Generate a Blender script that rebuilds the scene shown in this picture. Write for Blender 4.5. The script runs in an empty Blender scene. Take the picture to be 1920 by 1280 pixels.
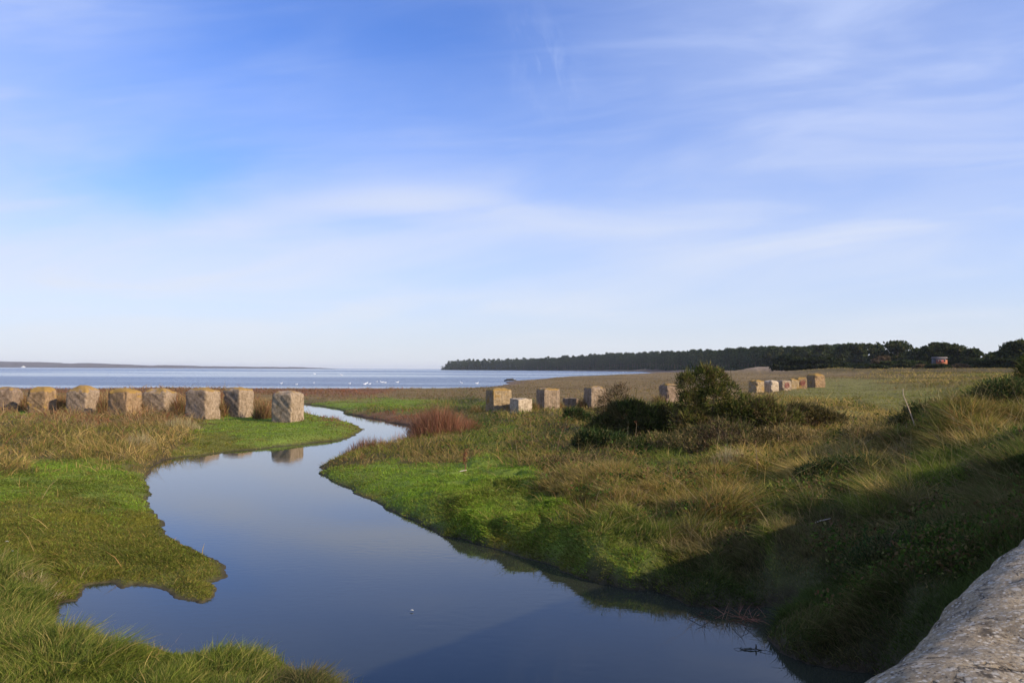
import bpy, math, random
import numpy as np
from mathutils import Matrix, Vector
rng = np.random.default_rng(7); random.seed(7)
S = bpy.context.scene; C = S.collection

# ------------------------------------------------------------------ camera
F = 1548.0; EYE = 3.0
PITCH = math.radians(1.92); ROLL = math.radians(0.25)
RM = (Matrix.Rotation(math.pi/2 + PITCH, 3, 'X') @ Matrix.Rotation(ROLL, 3, 'Z'))
cam = bpy.data.cameras.new('camera'); co = bpy.data.objects.new('camera', cam); C.objects.link(co)
co.location = (0, 0, EYE); co.rotation_euler = RM.to_euler()
cam.sensor_width = 22.3; cam.lens = 22.3*F/1920; cam.clip_start = 0.05; cam.clip_end = 90000
cam.dof.use_dof = True; cam.dof.focus_distance = 35; cam.dof.aperture_fstop = 11
S.camera = co

# ------------------------------------------------------------------ light
SUN_EL = 22.0
sunv = Vector((0.90, -0.43, 0)).normalized()*math.cos(math.radians(SUN_EL)); sunv.z = math.sin(math.radians(SUN_EL))
sl = bpy.data.lights.new('sun', 'SUN'); sl.energy = 5.0; sl.angle = math.radians(0.55); sl.color = (1.0, 0.84, 0.62)
so = bpy.data.objects.new('sun', sl); C.objects.link(so); so.rotation_euler = sunv.to_track_quat('Z', 'Y').to_euler()
S.view_settings.view_transform = 'Standard'; S.view_settings.look = 'None'
S.view_settings.exposure = 0.32; S.view_settings.gamma = 1.0

class NT:
    """tiny node-graph helper"""
    def __init__(s, tree): s.t = tree; tree.nodes.clear()
    def n(s, ty, **k):
        x = s.t.nodes.new(ty)
        for a, b in k.items(): setattr(x, a, b)
        return x
    def link(s, a, b): s.t.links.new(a, b)
    def put(s, sock, v):
        if isinstance(v, bpy.types.NodeSocket): s.link(v, sock)
        else: sock.default_value = v
    def m(s, op, a, b=0.0, c=None, clamp=False):
        x = s.n('ShaderNodeMath', operation=op, use_clamp=clamp); s.put(x.inputs[0], a); s.put(x.inputs[1], b)
        if c is not None: s.put(x.inputs[2], c)
        return x.outputs[0]
    def noise(s, vec, scale, detail=4, rough=.5, dist=0.0, out='Fac'):
        x = s.n('ShaderNodeTexNoise'); s.put(x.inputs['Vector'], vec); s.put(x.inputs['Scale'], scale)
        s.put(x.inputs['Detail'], detail); s.put(x.inputs['Roughness'], rough); s.put(x.inputs['Distortion'], dist)
        return x.outputs[out]
    def rng(s, v, a, b, c, d, smooth=False):
        x = s.n('ShaderNodeMapRange'); x.clamp = True
        if smooth: x.interpolation_type = 'SMOOTHSTEP'
        for i, q in enumerate((v, a, b, c, d)): s.put(x.inputs[i], q)
        return x.outputs[0]
    def mix(s, f, a, b, blend='MIX'):
        x = s.n('ShaderNodeMix', data_type='RGBA', blend_type=blend)
        s.put(x.inputs[0], f); s.put(x.inputs[6], a); s.put(x.inputs[7], b); return x.outputs[2]
    def comb(s, x, y, z):
        c = s.n('ShaderNodeCombineXYZ'); s.put(c.inputs[0], x); s.put(c.inputs[1], y); s.put(c.inputs[2], z); return c.outputs[0]
    def sep(s, v):
        c = s.n('ShaderNodeSeparateXYZ'); s.put(c.inputs[0], v); return c.outputs
    def gauss(s, u, v, cu, cv, ru, rv):
        a = s.m('POWER', s.m('ABSOLUTE', s.m('DIVIDE', s.m('SUBTRACT', u, cu), ru)), 2.0)
        b = s.m('POWER', s.m('ABSOLUTE', s.m('DIVIDE', s.m('SUBTRACT', v, cv), rv)), 2.0)
        return s.m('EXPONENT', s.m('MULTIPLY', s.m('ADD', a, b), -1.0))

def rgb(r, g, b):   # sRGB 0-255 -> linear
    f = lambda c: ((c/255+.055)/1.055)**2.4 if c > 10 else c/255/12.92
    return (f(r), f(g), f(b), 1.0)

W = bpy.data.worlds.new('World'); S.world = W; W.use_nodes = True
def build_world():
    g = NT(W.node_tree)
    sky = g.n('ShaderNodeTexSky', sky_type='NISHITA', sun_disc=False)
    sky.sun_elevation = math.radians(SUN_EL); sky.sun_rotation = math.atan2(sunv.x, sunv.y)
    sky.air_density = 1.0; sky.dust_density = 0.6; sky.ozone_density = 2.0
    d = g.n('ShaderNodeTexCoord').outputs['Generated']
    x, y, z = g.sep(d)
    yy = g.m('MAXIMUM', y, 0.12)
    u = g.m('DIVIDE', x, yy); v = g.m('DIVIDE', g.m('MAXIMUM', z, 0.0), yy)
    # slow warping of the cloud layout
    w = g.noise(g.comb(g.m('MULTIPLY', u, 2.2), g.m('MULTIPLY', v, 6.0), 0.3), 1.0, 4, .55, 0.4, 'Color')
    wx, wy, wz = g.sep(w)
    u2 = g.m('ADD', u, g.m('MULTIPLY', g.m('SUBTRACT', wx, .5), .45))
    v2 = g.m('ADD', v, g.m('MULTIPLY', g.m('SUBTRACT', wy, .5), .11))
    b1 = g.gauss(u2, v2, -.16, .40, .30, .165)
    b2 = g.gauss(u2, v2, -.42, .235, .17, .075)
    b3 = g.gauss(u2, v2, -.20, .175, .09, .022)
    b4 = g.gauss(u2, v2, .10, .115, .30, .022)
    b5 = g.gauss(u2, v2, .10, .27, .16, .08)
    clear = g.m('ADD', b1, g.m('MULTIPLY', b2, .85))
    clear = g.m('ADD', clear, g.m('MULTIPLY', b3, .4)); clear = g.m('ADD', clear, g.m('MULTIPLY', b4, .35))
    clear = g.m('ADD', clear, g.m('MULTIPLY', b5, .35), clamp=True)
    # long thin cirrus, tilted a little
    us = g.m('ADD', u, g.m('MULTIPLY', v, 1.2)); vs = g.m('SUBTRACT', v, g.m('MULTIPLY', u, .13))
    c1 = g.noise(g.comb(g.m('MULTIPLY', us, 2.0), g.m('MULTIPLY', vs, 13.0), 1.7), 1.0, 6, .52, .7)
    c2 = g.noise(g.comb(g.m('MULTIPLY', us, 1.1), g.m('MULTIPLY', vs, 5.0), 5.1), 1.0, 5, .5, .4)
    streak = g.rng(c1, .38, .72, 0, 1, True); soft = g.rng(c2, .3, .7, 0, 1, True)
    veil = g.m('MULTIPLY', g.m('SUBTRACT', 1.0, clear), g.m('ADD', .38, g.m('ADD', g.m('MULTIPLY', soft, .24), g.m('MULTIPLY', streak, .32))))
    fib = g.rng(g.noise(g.comb(g.m('MULTIPLY', us, 7.0), g.m('MULTIPLY', vs, 46.0), 3.3), 1.0, 6, .6, 1.0), .45, .8, 0, 1, True)
    veil = g.m('ADD', veil, g.m('MULTIPLY', g.m('ADD', streak, g.m('MULTIPLY', fib, soft)), .09))
    # brighter arc of cloud over the middle left, and one small wisp high up
    arc_v = g.m('SUBTRACT', v, g.m('ADD', .205, g.m('MULTIPLY', g.m('POWER', g.m('ABSOLUTE', g.m('ADD', u, .12)), 2.0), -.6)))
    arc = g.m('MULTIPLY', g.gauss(u, arc_v, -.17, 0, .24, .022), g.rng(c1, .3, .6, .3, 1))
    low = g.m('MULTIPLY', g.gauss(u2, v2, -.38, .13, .34, .055), g.rng(c2, .3, .65, .4, 1))
    uw = g.m('ADD', u, g.m('MULTIPLY', g.m('SUBTRACT', v, .37), .25))
    wn = g.noise(g.comb(g.m('MULTIPLY', uw, 30), g.m('MULTIPLY', v, 12), 9.0), 1.0, 7, .6, .5)
    wisp = g.m('MULTIPLY', g.gauss(uw, v, .036, .375, .034, .052), g.rng(wn, .46, .70, 0, 1))
    veil = g.m('ADD', veil, g.m('ADD', g.m('MULTIPLY', arc, .40), g.m('ADD', g.m('MULTIPLY', low, .30), g.m('MULTIPLY', wisp, .42))), clamp=True)
    horiz = g.m('EXPONENT', g.m('MULTIPLY', v, -9.0))
    cl = g.mix(g.rng(v, 0.03, .30, 0, 1), rgb(222, 231, 244), rgb(184, 201, 242))
    clp = g.mix(1.0, cl, (10.2, 10.2, 10.3, 1), 'MULTIPLY')
    skc = g.mix(1.0, sky.outputs[0], (0.84, 1.20, 2.12, 1), 'MULTIPLY')
    col = g.mix(veil, skc, clp)
    hz = g.mix(1.0, rgb(228, 231, 235), (9.7, 9.6, 9.7, 1), 'MULTIPLY')
    col = g.mix(g.m('MULTIPLY', horiz, .85), col, hz)
    bg = g.n('ShaderNodeBackground'); g.link(col, bg.inputs[0]); bg.inputs[1].default_value = 0.086
    o = g.n('ShaderNodeOutputWorld'); g.link(bg.outputs[0], o.inputs[0])
build_world()

# ------------------------------------------------------------------ projection helpers (photograph pixel <-> place)
R = np.array(RM)
def ray(px, py):
    c = np.stack([(np.asarray(px, float)-960)/F, (640-np.asarray(py, float))/F, -np.ones_like(np.asarray(px, float))], -1)
    return c @ R.T
def HY(px):                       # horizon row in a column
    px = np.asarray(px, float); a = R[2]
    return 640 - (F*(a[2]) - a[0]*(px-960))/a[1]
def unp(px, py, z=0.0):           # pixel on the level z -> world xy
    r = ray(px, py); t = (z-EYE)/r[..., 2]; return np.stack([r[..., 0]*t, r[..., 1]*t], -1)
def at(px, D):                    # column at depth D -> world xy
    r = ray(px, HY(px)); return np.stack([r[..., 0]/r[..., 1]*D, np.ones_like(r[..., 0])*D], -1)
def ztop(px, py, D): return EYE + (float(HY(px))-py)*D/F

def vnoise(x, y, seed=0):
    xi = np.floor(x).astype(np.int64); yi = np.floor(y).astype(np.int64); fx = x-xi; fy = y-yi
    fx = fx*fx*fx*(fx*(fx*6-15)+10); fy = fy*fy*fy*(fy*(fy*6-15)+10)
    def h(a, b):
        n = (a*374761393 + b*668265263 + seed*974634777) & 0xffffffff
        n = ((n ^ (n >> 13))*1274126177) & 0xffffffff
        return ((n ^ (n >> 16)) & 0xffff)/65535.0
    return (h(xi, yi)*(1-fx)+h(xi+1, yi)*fx)*(1-fy) + (h(xi, yi+1)*(1-fx)+h(xi+1, yi+1)*fx)*fy
def fbm(x, y, o=4, seed=0):
    s = 0; a = .5; t = 0
    for i in range(o): s = s + a*vnoise(x*2**i, y*2**i, seed+i); t += a; a *= .5
    return s/t*2-1

# ------------------------------------------------------------------ mesh helpers
def mk(name, V, faces, mat, parent=None, col=None, smooth=False, mats=None, midx=None):
    """faces: list of int arrays (n,k). ONE mesh object."""
    me = bpy.data.meshes.new(name); V = np.asarray(V, np.float32)
    loops = np.concatenate([f.ravel() for f in faces]).astype(np.int32)
    tot = np.concatenate([np.full(len(f), f.shape[1], np.int32) for f in faces])
    st = np.concatenate([[0], np.cumsum(tot)[:-1]]).astype(np.int32)
    me.vertices.add(len(V)); me.vertices.foreach_set('co', V.ravel())
    me.loops.add(len(loops)); me.loops.foreach_set('vertex_index', loops)
    me.polygons.add(len(tot)); me.polygons.foreach_set('loop_start', st); me.polygons.foreach_set('loop_total', tot)
    if smooth: me.polygons.foreach_set('use_smooth', np.ones(len(tot), bool))
    for m in (mats or [mat]): me.materials.append(m)
    if midx is not None: me.polygons.foreach_set('material_index', np.asarray(midx, np.int32))
    if col is not None:
        a = me.color_attributes.new('Col', 'FLOAT_COLOR', 'POINT')
        c = np.ones((len(V), 4), np.float32); c[:, :3] = col; a.data.foreach_set('color', c.ravel())
    me.update(calc_edges=True); me.validate()
    o = bpy.data.objects.new(name, me); C.objects.link(o)
    if parent is not None: o.parent = parent
    return o
def tag(o, label, cat, group=None, kind=None):
    o['label'] = label; o['category'] = cat
    if group: o['group'] = group
    if kind: o['kind'] = kind
    return o
def thing(name, label, cat, loc, group=None, rz=0.0):
    o = bpy.data.objects.new(name, None); C.objects.link(o); o.location = loc; o.rotation_euler = (0, 0, rz)
    o.empty_display_size = .3
    return tag(o, label, cat, group)
def norm(a): return a/np.maximum(np.linalg.norm(a, axis=-1, keepdims=True), 1e-9)

def blades(base, d, L, Wd, col, bend=None, coltip=None):
    """tapered two-piece blades / twigs. returns V, faces, colours"""
    n = len(base); d = norm(d); L = np.asarray(L)[:, None]; Wd = np.asarray(Wd)[:, None]
    side = norm(np.cross(d, rng.normal(size=(n, 3))))
    if bend is None: bend = np.zeros((n, 3))
    mid = base + d*L*.55; tip = base + d*L + bend*L
    mid = mid + bend*L*.22
    V = np.stack([base-side*Wd*.5, base+side*Wd*.5, mid+side*Wd*.38, mid-side*Wd*.38, tip], 1).reshape(-1, 3)
    i = np.arange(n)[:, None]*5
    ct = col if coltip is None else coltip
    Cc = np.stack([col, col, (col+ct)*.5, (col+ct)*.5, ct], 1).reshape(-1, 3)
    return V, [i+np.array([[0, 1, 2, 3]]), i+np.array([[3, 2, 4]])], Cc
def leaves(c, size, col, aspect=.6, out=None):
    """scattered small leaf faces (bent quads) with their own facing"""
    n = len(c); a = norm(rng.normal(size=(n, 3)) + (0 if out is None else out)); b = norm(np.cross(a, rng.normal(size=(n, 3))))
    s = np.asarray(size).reshape(-1, 1)*np.ones((n, 1))
    k = norm(np.cross(a, b))
    V = np.stack([c-a*s, c-b*s*aspect+k*s*.2, c+a*s, c+b*s*aspect+k*s*.2], 1).reshape(-1, 3)
    i = np.arange(n)[:, None]*4
    return V, [i+np.array([[0, 1, 2, 3]])], np.repeat(col, 4, 0)
def join(*parts):
    Vs = []; Fs = []; Cs = []; o = 0
    for V, Fa, Cc in parts:
        Vs.append(V); Cs.append(Cc); Fs += [f+o for f in Fa]; o += len(V)
    return np.concatenate(Vs), Fs, np.concatenate(Cs)
def tube(pts, rad, col, sides=7):
    pts = np.asarray(pts, float); rad = np.asarray(rad, float); n = len(pts)
    t = norm(np.gradient(pts, axis=0)); ref = np.array([0.31, .17, .93]) if abs(t[0][2]) < .8 else np.array([1., .1, 0])
    a = norm(np.cross(t, ref)); b = np.cross(t, a)
    th = np.arange(sides)/sides*2*np.pi
    V = (pts[:, None] + rad[:, None, None]*(np.cos(th)[None, :, None]*a[:, None]+np.sin(th)[None, :, None]*b[:, None])).reshape(-1, 3)
    i = np.arange(n-1)[:, None]*sides; j = np.arange(sides)[None]; k = (j+1) % sides
    f = np.stack([i+j, i+k, i+sides+k, i+sides+j], -1).reshape(-1, 4)
    cap = np.arange(sides)[None]+(n-1)*sides
    return V, [f, cap, np.arange(sides)[None, ::-1]], np.tile(np.asarray(col, float), (len(V), 1))
def pal(p, n, jit=.18, w=None):
    p = np.asarray(p, float); c = p[rng.choice(len(p), n, p=w)]
    return np.clip(c*(1+rng.normal(size=(n, 1))*jit)*(1+rng.normal(size=(n, 3))*jit*.3), .004, .7)

# ------------------------------------------------------------------ materials
def mat(name): m = bpy.data.materials.new(name); m.use_nodes = True; return m, NT(m.node_tree)
def fin(g, sh, disp=None):
    o = g.n('ShaderNodeOutputMaterial'); g.link(sh, o.inputs[0])
def bump(g, h, strength=.5, dist=.05):
    b = g.n('ShaderNodeBump'); g.put(b.inputs['Strength'], strength); g.put(b.inputs['Distance'], dist); g.put(b.inputs['Height'], h)
    return b.outputs[0]
def foliage_mat(name, trans=.3):
    m, g = mat(name); a = g.n('ShaderNodeAttribute', attribute_name='Col').outputs['Color']
    d = g.n('ShaderNodeBsdfDiffuse'); g.put(d.inputs[0], a)
    t = g.n('ShaderNodeBsdfTranslucent'); g.put(t.inputs[0], g.mix(1.0, a, (1.0, 1.1, .7, 1), 'MULTIPLY'))
    x = g.n('ShaderNodeMixShader'); x.inputs[0].default_value = trans; g.link(d.outputs[0], x.inputs[1]); g.link(t.outputs[0], x.inputs[2])
    fin(g, x.outputs[0]); return m
M_LEAF = foliage_mat('leaf', .28); M_GRASS = foliage_mat('grass_blade', .42); M_TWIG = foliage_mat('twig', .05)
def bark_mat():
    m, g = mat('bark'); p = g.n('ShaderNodeBsdfPrincipled'); ge = g.n('ShaderNodeNewGeometry')
    n = g.noise(ge.outputs['Position'], 6, 6, .6)
    g.put(p.inputs['Base Color'], g.mix(n, (.05, .035, .025, 1), (.16, .12, .09, 1))); p.inputs['Roughness'].default_value = .9
    g.put(p.inputs['Normal'], bump(g, n, .8, .05)); fin(g, p.outputs[0]); return m
M_BARK = bark_mat()
def ground_mat():
    m, g = mat('earth_and_turf'); a = g.n('ShaderNodeAttribute', attribute_name='Col').outputs['Color']
    pos = g.n('ShaderNodeNewGeometry').outputs['Position']
    n1 = g.noise(pos, 9.0, 8, .65); n2 = g.noise(pos, .35, 6, .6); n3 = g.noise(pos, 60.0, 4, .6)
    f = g.m('MULTIPLY', g.rng(n1, .3, .7, .65, 1.3), g.rng(n2, .3, .7, .8, 1.2))
    c = g.mix(1.0, a, g.comb(f, f, f), 'MULTIPLY')
    p = g.n('ShaderNodeBsdfPrincipled'); g.put(p.inputs['Base Color'], c); p.inputs['Roughness'].default_value = .95
    p.inputs['Specular IOR Level'].default_value = .1
    g.put(p.inputs['Normal'], bump(g, g.m('ADD', n1, g.m('MULTIPLY', n3, .4)), .7, .06)); fin(g, p.outputs[0]); return m
M_GROUND = ground_mat()
def concrete_mat(name, lichen, tint=(.36, .29, .22), rust=0.0):
    m, g = mat(name); ge = g.n('ShaderNodeNewGeometry'); pos = ge.outputs['Position']; nz = g.sep(ge.outputs['Normal'])[2]
    px, py_, pz = g.sep(pos); ob = g.n('ShaderNodeTexCoord').outputs['Object']; oz = g.sep(ob)[2]
    n1 = g.noise(pos, 7, 8, .65); n2 = g.noise(pos, 2.3, 5, .6)
    st = g.noise(g.comb(g.m('MULTIPLY', px, 9), g.m('MULTIPLY', py_, 9), g.m('MULTIPLY', pz, 3.0)), 1, 5, .65)
    t = tint
    n0 = g.noise(pos, 3.5, 7, .7)
    c = g.mix(g.rng(g.m('ADD', g.m('MULTIPLY', n0, .6), g.m('MULTIPLY', n1, .4)), .36, .62, 0, 1), (t[0]*.62, t[1]*.57, t[2]*.50, 1), (t[0]*1.35, t[1]*1.32, t[2]*1.3, 1))
    c = g.mix(g.rng(st, .52, .74, 0, .5), c, (.09, .075, .06, 1))
    li = g.m('ADD', g.m('MULTIPLY', n2, 1.0), g.m('ADD', g.m('MULTIPLY', g.rng(nz, .15, .8, 0, 1), .32), g.m('MULTIPLY', n1, .25)))
    c = g.mix(g.rng(li, 1.04-lichen, 1.12-lichen, 0, .85), c, g.mix(n1, (.22, .14, .035, 1), (.38, .22, .05, 1)))
    mo = g.noise(pos, 4.1, 6, .7); c = g.mix(g.rng(mo, .6, .72, 0, .7), c, (.12, .12, .05, 1))
    p = g.n('ShaderNodeBsdfPrincipled'); g.put(p.inputs['Base Color'], c); p.inputs['Roughness'].default_value = .93
    p.inputs['Specular IOR Level'].default_value = .15
    g.put(p.inputs['Normal'], bump(g, g.m('ADD', n1, g.m('MULTIPLY', g.noise(pos, 40, 5, .6), .5)), .9, .04)); fin(g, p.outputs[0]); return m
def plain(name, col, rough=.6, var=.15, scale=8):
    m, g = mat(name); pos = g.n('ShaderNodeNewGeometry').outputs['Position']; n = g.noise(pos, scale, 6, .6)
    p = g.n('ShaderNodeBsdfPrincipled')
    g.put(p.inputs['Base Color'], g.mix(n, tuple(c*(1-var) for c in col)+(1,), tuple(min(1, c*(1+var)) for c in col)+(1,)))
    p.inputs['Roughness'].default_value = rough; g.put(p.inputs['Normal'], bump(g, n, .3, .02)); fin(g, p.outputs[0]); return m

# ------------------------------------------------------------------ shore lines (world metres)
def U(lst, z=0.0): return [tuple(unp(a, b, z)) for a, b in lst]
def AT(lst): return [tuple(at(a, b)) for a, b in lst]
near_bank = [(104,1175,.05),(165,1190,.2),(250,1192,.28),(330,1196,.28),(400,1210,.3),(470,1212,.3),(535,1212,.3),(585,1232,.3),(632,1258,.3),(690,1296,.3)]
nb = [tuple(unp(a, b, z)) for a, b, z in near_bank]
stream = (U([(1640,1262),(1565,1256),(1510,1245),(1468,1225),(1442,1195),(1450,1176),(1478,1164),(1486,1140),(1450,1136),(1420,1140),
  (1370,1142),(1330,1140),(1290,1136),(1262,1124),(1225,1106),(1180,1106),(1140,1098),(1100,1088),(1060,1074),(1020,1056),(980,1046),(940,1034),
  (895,1018),(865,1008),(830,1006),(812,993),(790,982),(755,966),(720,952),(690,936),(660,918),(625,903),(606,888),(597,876),(612,866),(636,858),
  (652,848),(700,842),(742,833),(765,822),(776,810),(770,798),(735,793),(700,785),(668,779),(645,775),(637,768),(615,764),(590,760),(565,757),
  (530,752),(505,750),(497,755),(510,762),(530,768),(566,776),(600,783),(640,790),(668,797),(686,806),(672,812),(655,820),
  (630,826),(600,829),(560,833),(520,837),(480,842),(430,846),(395,851),(350,856),(305,862),(292,874),(276,890),(272,905),(284,922),(279,940),
  (292,960),(305,975),(318,998),(345,1020),(380,1038),(405,1050),(424,1066),(430,1080),(404,1092),(416,1104),(408,1122),(378,1133),
  (342,1124),(318,1108),(288,1102),(250,1098),(228,1106),(206,1092),(170,1096),(158,1112),(148,1126),(112,1131)]) + nb +
  [(-.6,6.2),(.0,4.2),(.4,2.6),(.9,1.2),(2.2,.4),(3.6,2.2),(4.2,3.8),(3.6,5.4),(3.3,6.6)])
sea = ([(-3000,60),(-400,104)] + U([(-300,731),(0,731),(230,732),(560,731),(720,731),(860,730),(905,727),(935,721),(960,716.5),(1000,712),(1050,709),
  (1100,707),(1150,705.5),(1190,704),(1212,702.6)]) + AT([(1222,680),(1218,900),(1205,1250),(1150,1480),(1080,1700),(1000,1950),(930,2130),(860,2280),(832,2330)])
  + [(-150,2700),(600,3600),(6000,5000),(30000,6000),(30000,60000),(-30000,60000),(-30000,60)])
def sdist(P, poly, cut=None):
    """signed distance to a polygon edge, + outside"""
    poly = np.asarray(poly, float); A = poly; B = np.roll(poly, -1, 0); out = np.empty(len(P))
    for s in range(0, len(P), 40000):
        Q = P[s:s+40000, None, :]; AB = (B-A)[None]; AQ = Q-A[None]
        t = np.clip((AQ*AB).sum(-1)/(AB*AB).sum(-1), 0, 1)
        dd = AQ-AB*t[..., None]; d = np.sqrt((dd*dd).sum(-1)).min(1)
        y = Q[..., 1]; x = Q[..., 0]; ya, yb = A[None, :, 1], B[None, :, 1]
        cr = ((ya > y) != (yb > y)); xi = A[None, :, 0]+(y-ya)/np.where(yb == ya, 1e-9, yb-ya)*(B-A)[None, :, 0]
        ins = (cr & (x < xi)).sum(1) % 2 == 1
        out[s:s+40000] = np.where(ins, -d, d)
    return out

# ------------------------------------------------------------------ vegetation kinds: height, blade colours
T = dict(
 lush =(.075,[(.16,.25,.030),(.11,.18,.024),(.21,.29,.042),(.19,.235,.035),(.19,.165,.05),(.09,.125,.022)]),
 olive=(.07,[(.175,.165,.030),(.12,.135,.024),(.22,.165,.05),(.14,.165,.028),(.09,.10,.02)]),
 long =(.25,[(.13,.17,.028),(.19,.20,.045),(.075,.11,.02),(.29,.24,.08),(.11,.145,.03)]),
 straw=(.34,[(.42,.29,.11),(.31,.22,.075),(.15,.145,.035),(.22,.19,.05),(.33,.19,.075),(.11,.09,.03)]),
 rough=(.25,[(.26,.18,.07),(.15,.14,.035),(.34,.24,.095),(.10,.12,.025),(.23,.13,.055),(.10,.075,.03),(.17,.17,.035)]),
 dark =(.30,[(.055,.08,.025),(.08,.095,.03),(.11,.09,.045),(.16,.13,.06)]),
 marsh=(.15,[(.25,.17,.08),(.19,.135,.055),(.14,.13,.045),(.24,.13,.07),(.12,.085,.04)]),
 russet=(.24,[(.22,.085,.05),(.17,.08,.045),(.22,.13,.065),(.15,.09,.045)]),
 scrub=(.62,[(.30,.19,.09),(.24,.13,.07),(.20,.16,.06),(.34,.24,.12),(.22,.09,.05)]),
 field=(.11,[(.19,.17,.05),(.13,.15,.035),(.26,.19,.08),(.15,.15,.04)]),
 mud  =(.0,[(.13,.095,.07)]),
 sand =(.05,[(.30,.23,.16),(.26,.17,.10)]),
 turf=(.05,[(.055,.05,.03)]),
)
TN = list(T); TI = {k: i for i, k in enumerate(TN)}
TM = np.array([np.mean(T[k][1], 0) for k in TN])
ctl = []
def P_(z, kind, *pts):
    for a, b in pts: ctl.append((*unp(a, b, z), z, TI[kind]))
def Q_(z, kind, *pts):
    for a, b in pts: ctl.append((*at(a, b), z, TI[kind]))
def W_(kind, *pts):
    for a, b, z in pts: ctl.append((a, b, z, TI[kind]))
P_(.22,'olive',(30,960),(150,950),(250,955),(150,1030),(300,1050),(400,1085),(60,1050),(230,1075),(90,1090),(-150,1000),(330,1100),(215,990))
P_(.26,'lush',(60,890),(110,905),(200,900),(230,925),(-100,900),(20,925),(130,870))
P_(.33,'long',(60,1185),(200,1215),(320,1215),(400,1240),(500,1225),(560,1235),(100,1260),(300,1275),(-200,1200),(-300,1100),(40,1140))
P_(.30,'long',(45,1112),(-60,1110))
P_(.35,'straw',(290,1200))
W_('dark',(-1.7,6.6,.35),(-1.2,5.0,.4),(-3,4.5,.5),(-6,3,.6),(-12,2,.8),(-1,3.0,.5))
P_(.45,'scrub',(100,782),(160,786),(300,786),(235,792),(20,776),(335,790))
P_(.42,'rough',(100,795),(300,800),(40,815),(200,820),(150,800),(240,800),(0,790),(-200,820),(60,850),(260,790),(120,785),(200,785))
P_(.45,'lush',(30,770),(60,775),(0,765))
P_(.30,'straw',(330,812),(260,842),(40,855),(0,875),(-120,860),(150,845),(300,836))
P_(.20,'olive',(395,824),(370,826),(420,815),(350,832))
P_(.32,'lush',(500,800),(560,800),(600,805),(640,803),(450,815),(530,815))
P_(.28,'olive',(660,806),(600,820),(470,832),(420,835))
P_(.40,'rough',(380,788),(340,790))
P_(.26,'lush',(400,800),(440,792),(480,790),(520,788))
P_(.14,'olive',(350,848),(400,842),(320,855),(440,838))
P_(.50,'scrub',(60,750),(120,762),(200,745),(190,768),(350,748),(340,768),(480,748),(415,765),(270,755),(0,755),(250,768),(415,745),(495,765))
P_(.62,'russet',(250,737),(300,736),(350,736),(410,737),(460,739))
P_(.38,'marsh',(20,742),(120,741),(520,741),(590,740),(-200,745))
P_(.30,'russet',(560,736),(640,737),(700,736),(120,736),(520,736))
P_(.33,'marsh',(720,740),(800,736),(850,742),(620,744),(780,745))
P_(.30,'lush',(610,752),(660,757),(720,757),(760,756))
P_(.33,'long',(830,760),(800,758),(870,757),(700,762))
P_(.3,'russet',(670,771),(720,776),(760,783),(800,790))
P_(.42,'dark',(865,765),(885,752),(900,790),(860,750),(915,800))
P_(.32,'rough',(650,853),(700,850),(750,842),(800,838),(840,850))
P_(.30,'lush',(650,885),(740,875),(800,880),(700,900),(780,915),(850,880))
P_(.38,'lush',(820,950),(900,930),(980,930),(900,980),(1000,980),(880,900),(960,900),(1060,1010))
P_(.50,'lush',(900,870),(1000,905),(1060,940),(1120,980),(1160,1020),(1210,1040),(1100,1040),(930,855))
P_(.30,'olive',(860,985),(960,1020),(1080,1060),(690,915),(1180,1080),(1020,1040))
P_(.52,'rough',(1000,865),(1040,890),(950,850),(985,835),(1080,920),(1020,830))
P_(.5,'long',(920,815),(950,800),(900,832))
P_(.55,'rough',(1000,782),(1060,782),(960,790),(1120,780),(1000,800),(1080,840),(1180,870),(1130,900),(1160,930),(1230,900))
P_(.6,'dark',(1060,815),(1120,830),(1170,840),(1040,810))
P_(.62,'long',(1230,850),(1290,855),(1200,970),(1240,1000),(1180,960),(1150,975))
P_(.68,'rough',(1260,880),(1300,905),(1330,880),(1280,935),(1200,900))
P_(.72,'straw',(1350,915),(1380,940),(1330,950),(1410,860),(1380,880))
P_(.70,'long',(1300,970),(1350,985),(1420,950),(1450,940),(1390,900))
P_(.85,'straw',(1450,835),(1490,820),(1540,810),(1450,880),(1600,800),(1640,810))
P_(.95,'straw',(1600,835),(1680,890),(1690,840),(1700,905),(1720,930))
P_(.95,'straw',(1500,880),(1650,850),(1600,845),(1700,870))
P_(.95,'long',(1780,930),(1640,940),(1480,960))
P_(.9,'dark',(1560,900),(1600,880),(1520,920),(1600,940))
P_(.48,'dark',(1400,1000),(1450,1040))
P_(.62,'dark',(1500,1000),(1600,1020))
P_(.10,'dark',(1300,1095),(1380,1115),(1450,1115),(1250,1085))
P_(.28,'dark',(1330,1060),(1420,1075),(1500,1090))
P_(.20,'dark',(1530,1180),(1500,1210),(1600,1205),(1560,1140))
P_(.65,'dark',(1650,1130),(1700,1100),(1620,1080),(1700,1160))
P_(.95,'dark',(1750,1050),(1700,1000),(1800,1020))
P_(1.15,'dark',(1800,960),(1870,960),(1760,960))
P_(1.35,'long',(1780,830),(1720,820),(1800,880))
P_(1.5,'straw',(1830,850),(1760,790))
P_(1.6,'dark',(1860,870),(1900,900),(1700,795))
P_(2.0,'straw',(1850,790),(1880,770),(1810,775))
P_(2.1,'dark',(1900,800),(1780,765))
P_(2.45,'long',(1880,735),(1905,722),(1850,730),(1800,745))
P_(1.35,'field',(1650,755),(1700,750),(1600,765))
P_(.95,'straw',(1560,775),(1500,780),(1620,780),(1540,765))
P_(1.0,'field',(1560,745),(1600,735),(1640,740),(1560,730),(1620,728))
P_(1.2,'field',(1700,735),(1680,725),(1590,718),(1640,715))
P_(1.75,'straw',(1700,715),(1760,712),(1650,708),(1800,710))
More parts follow.
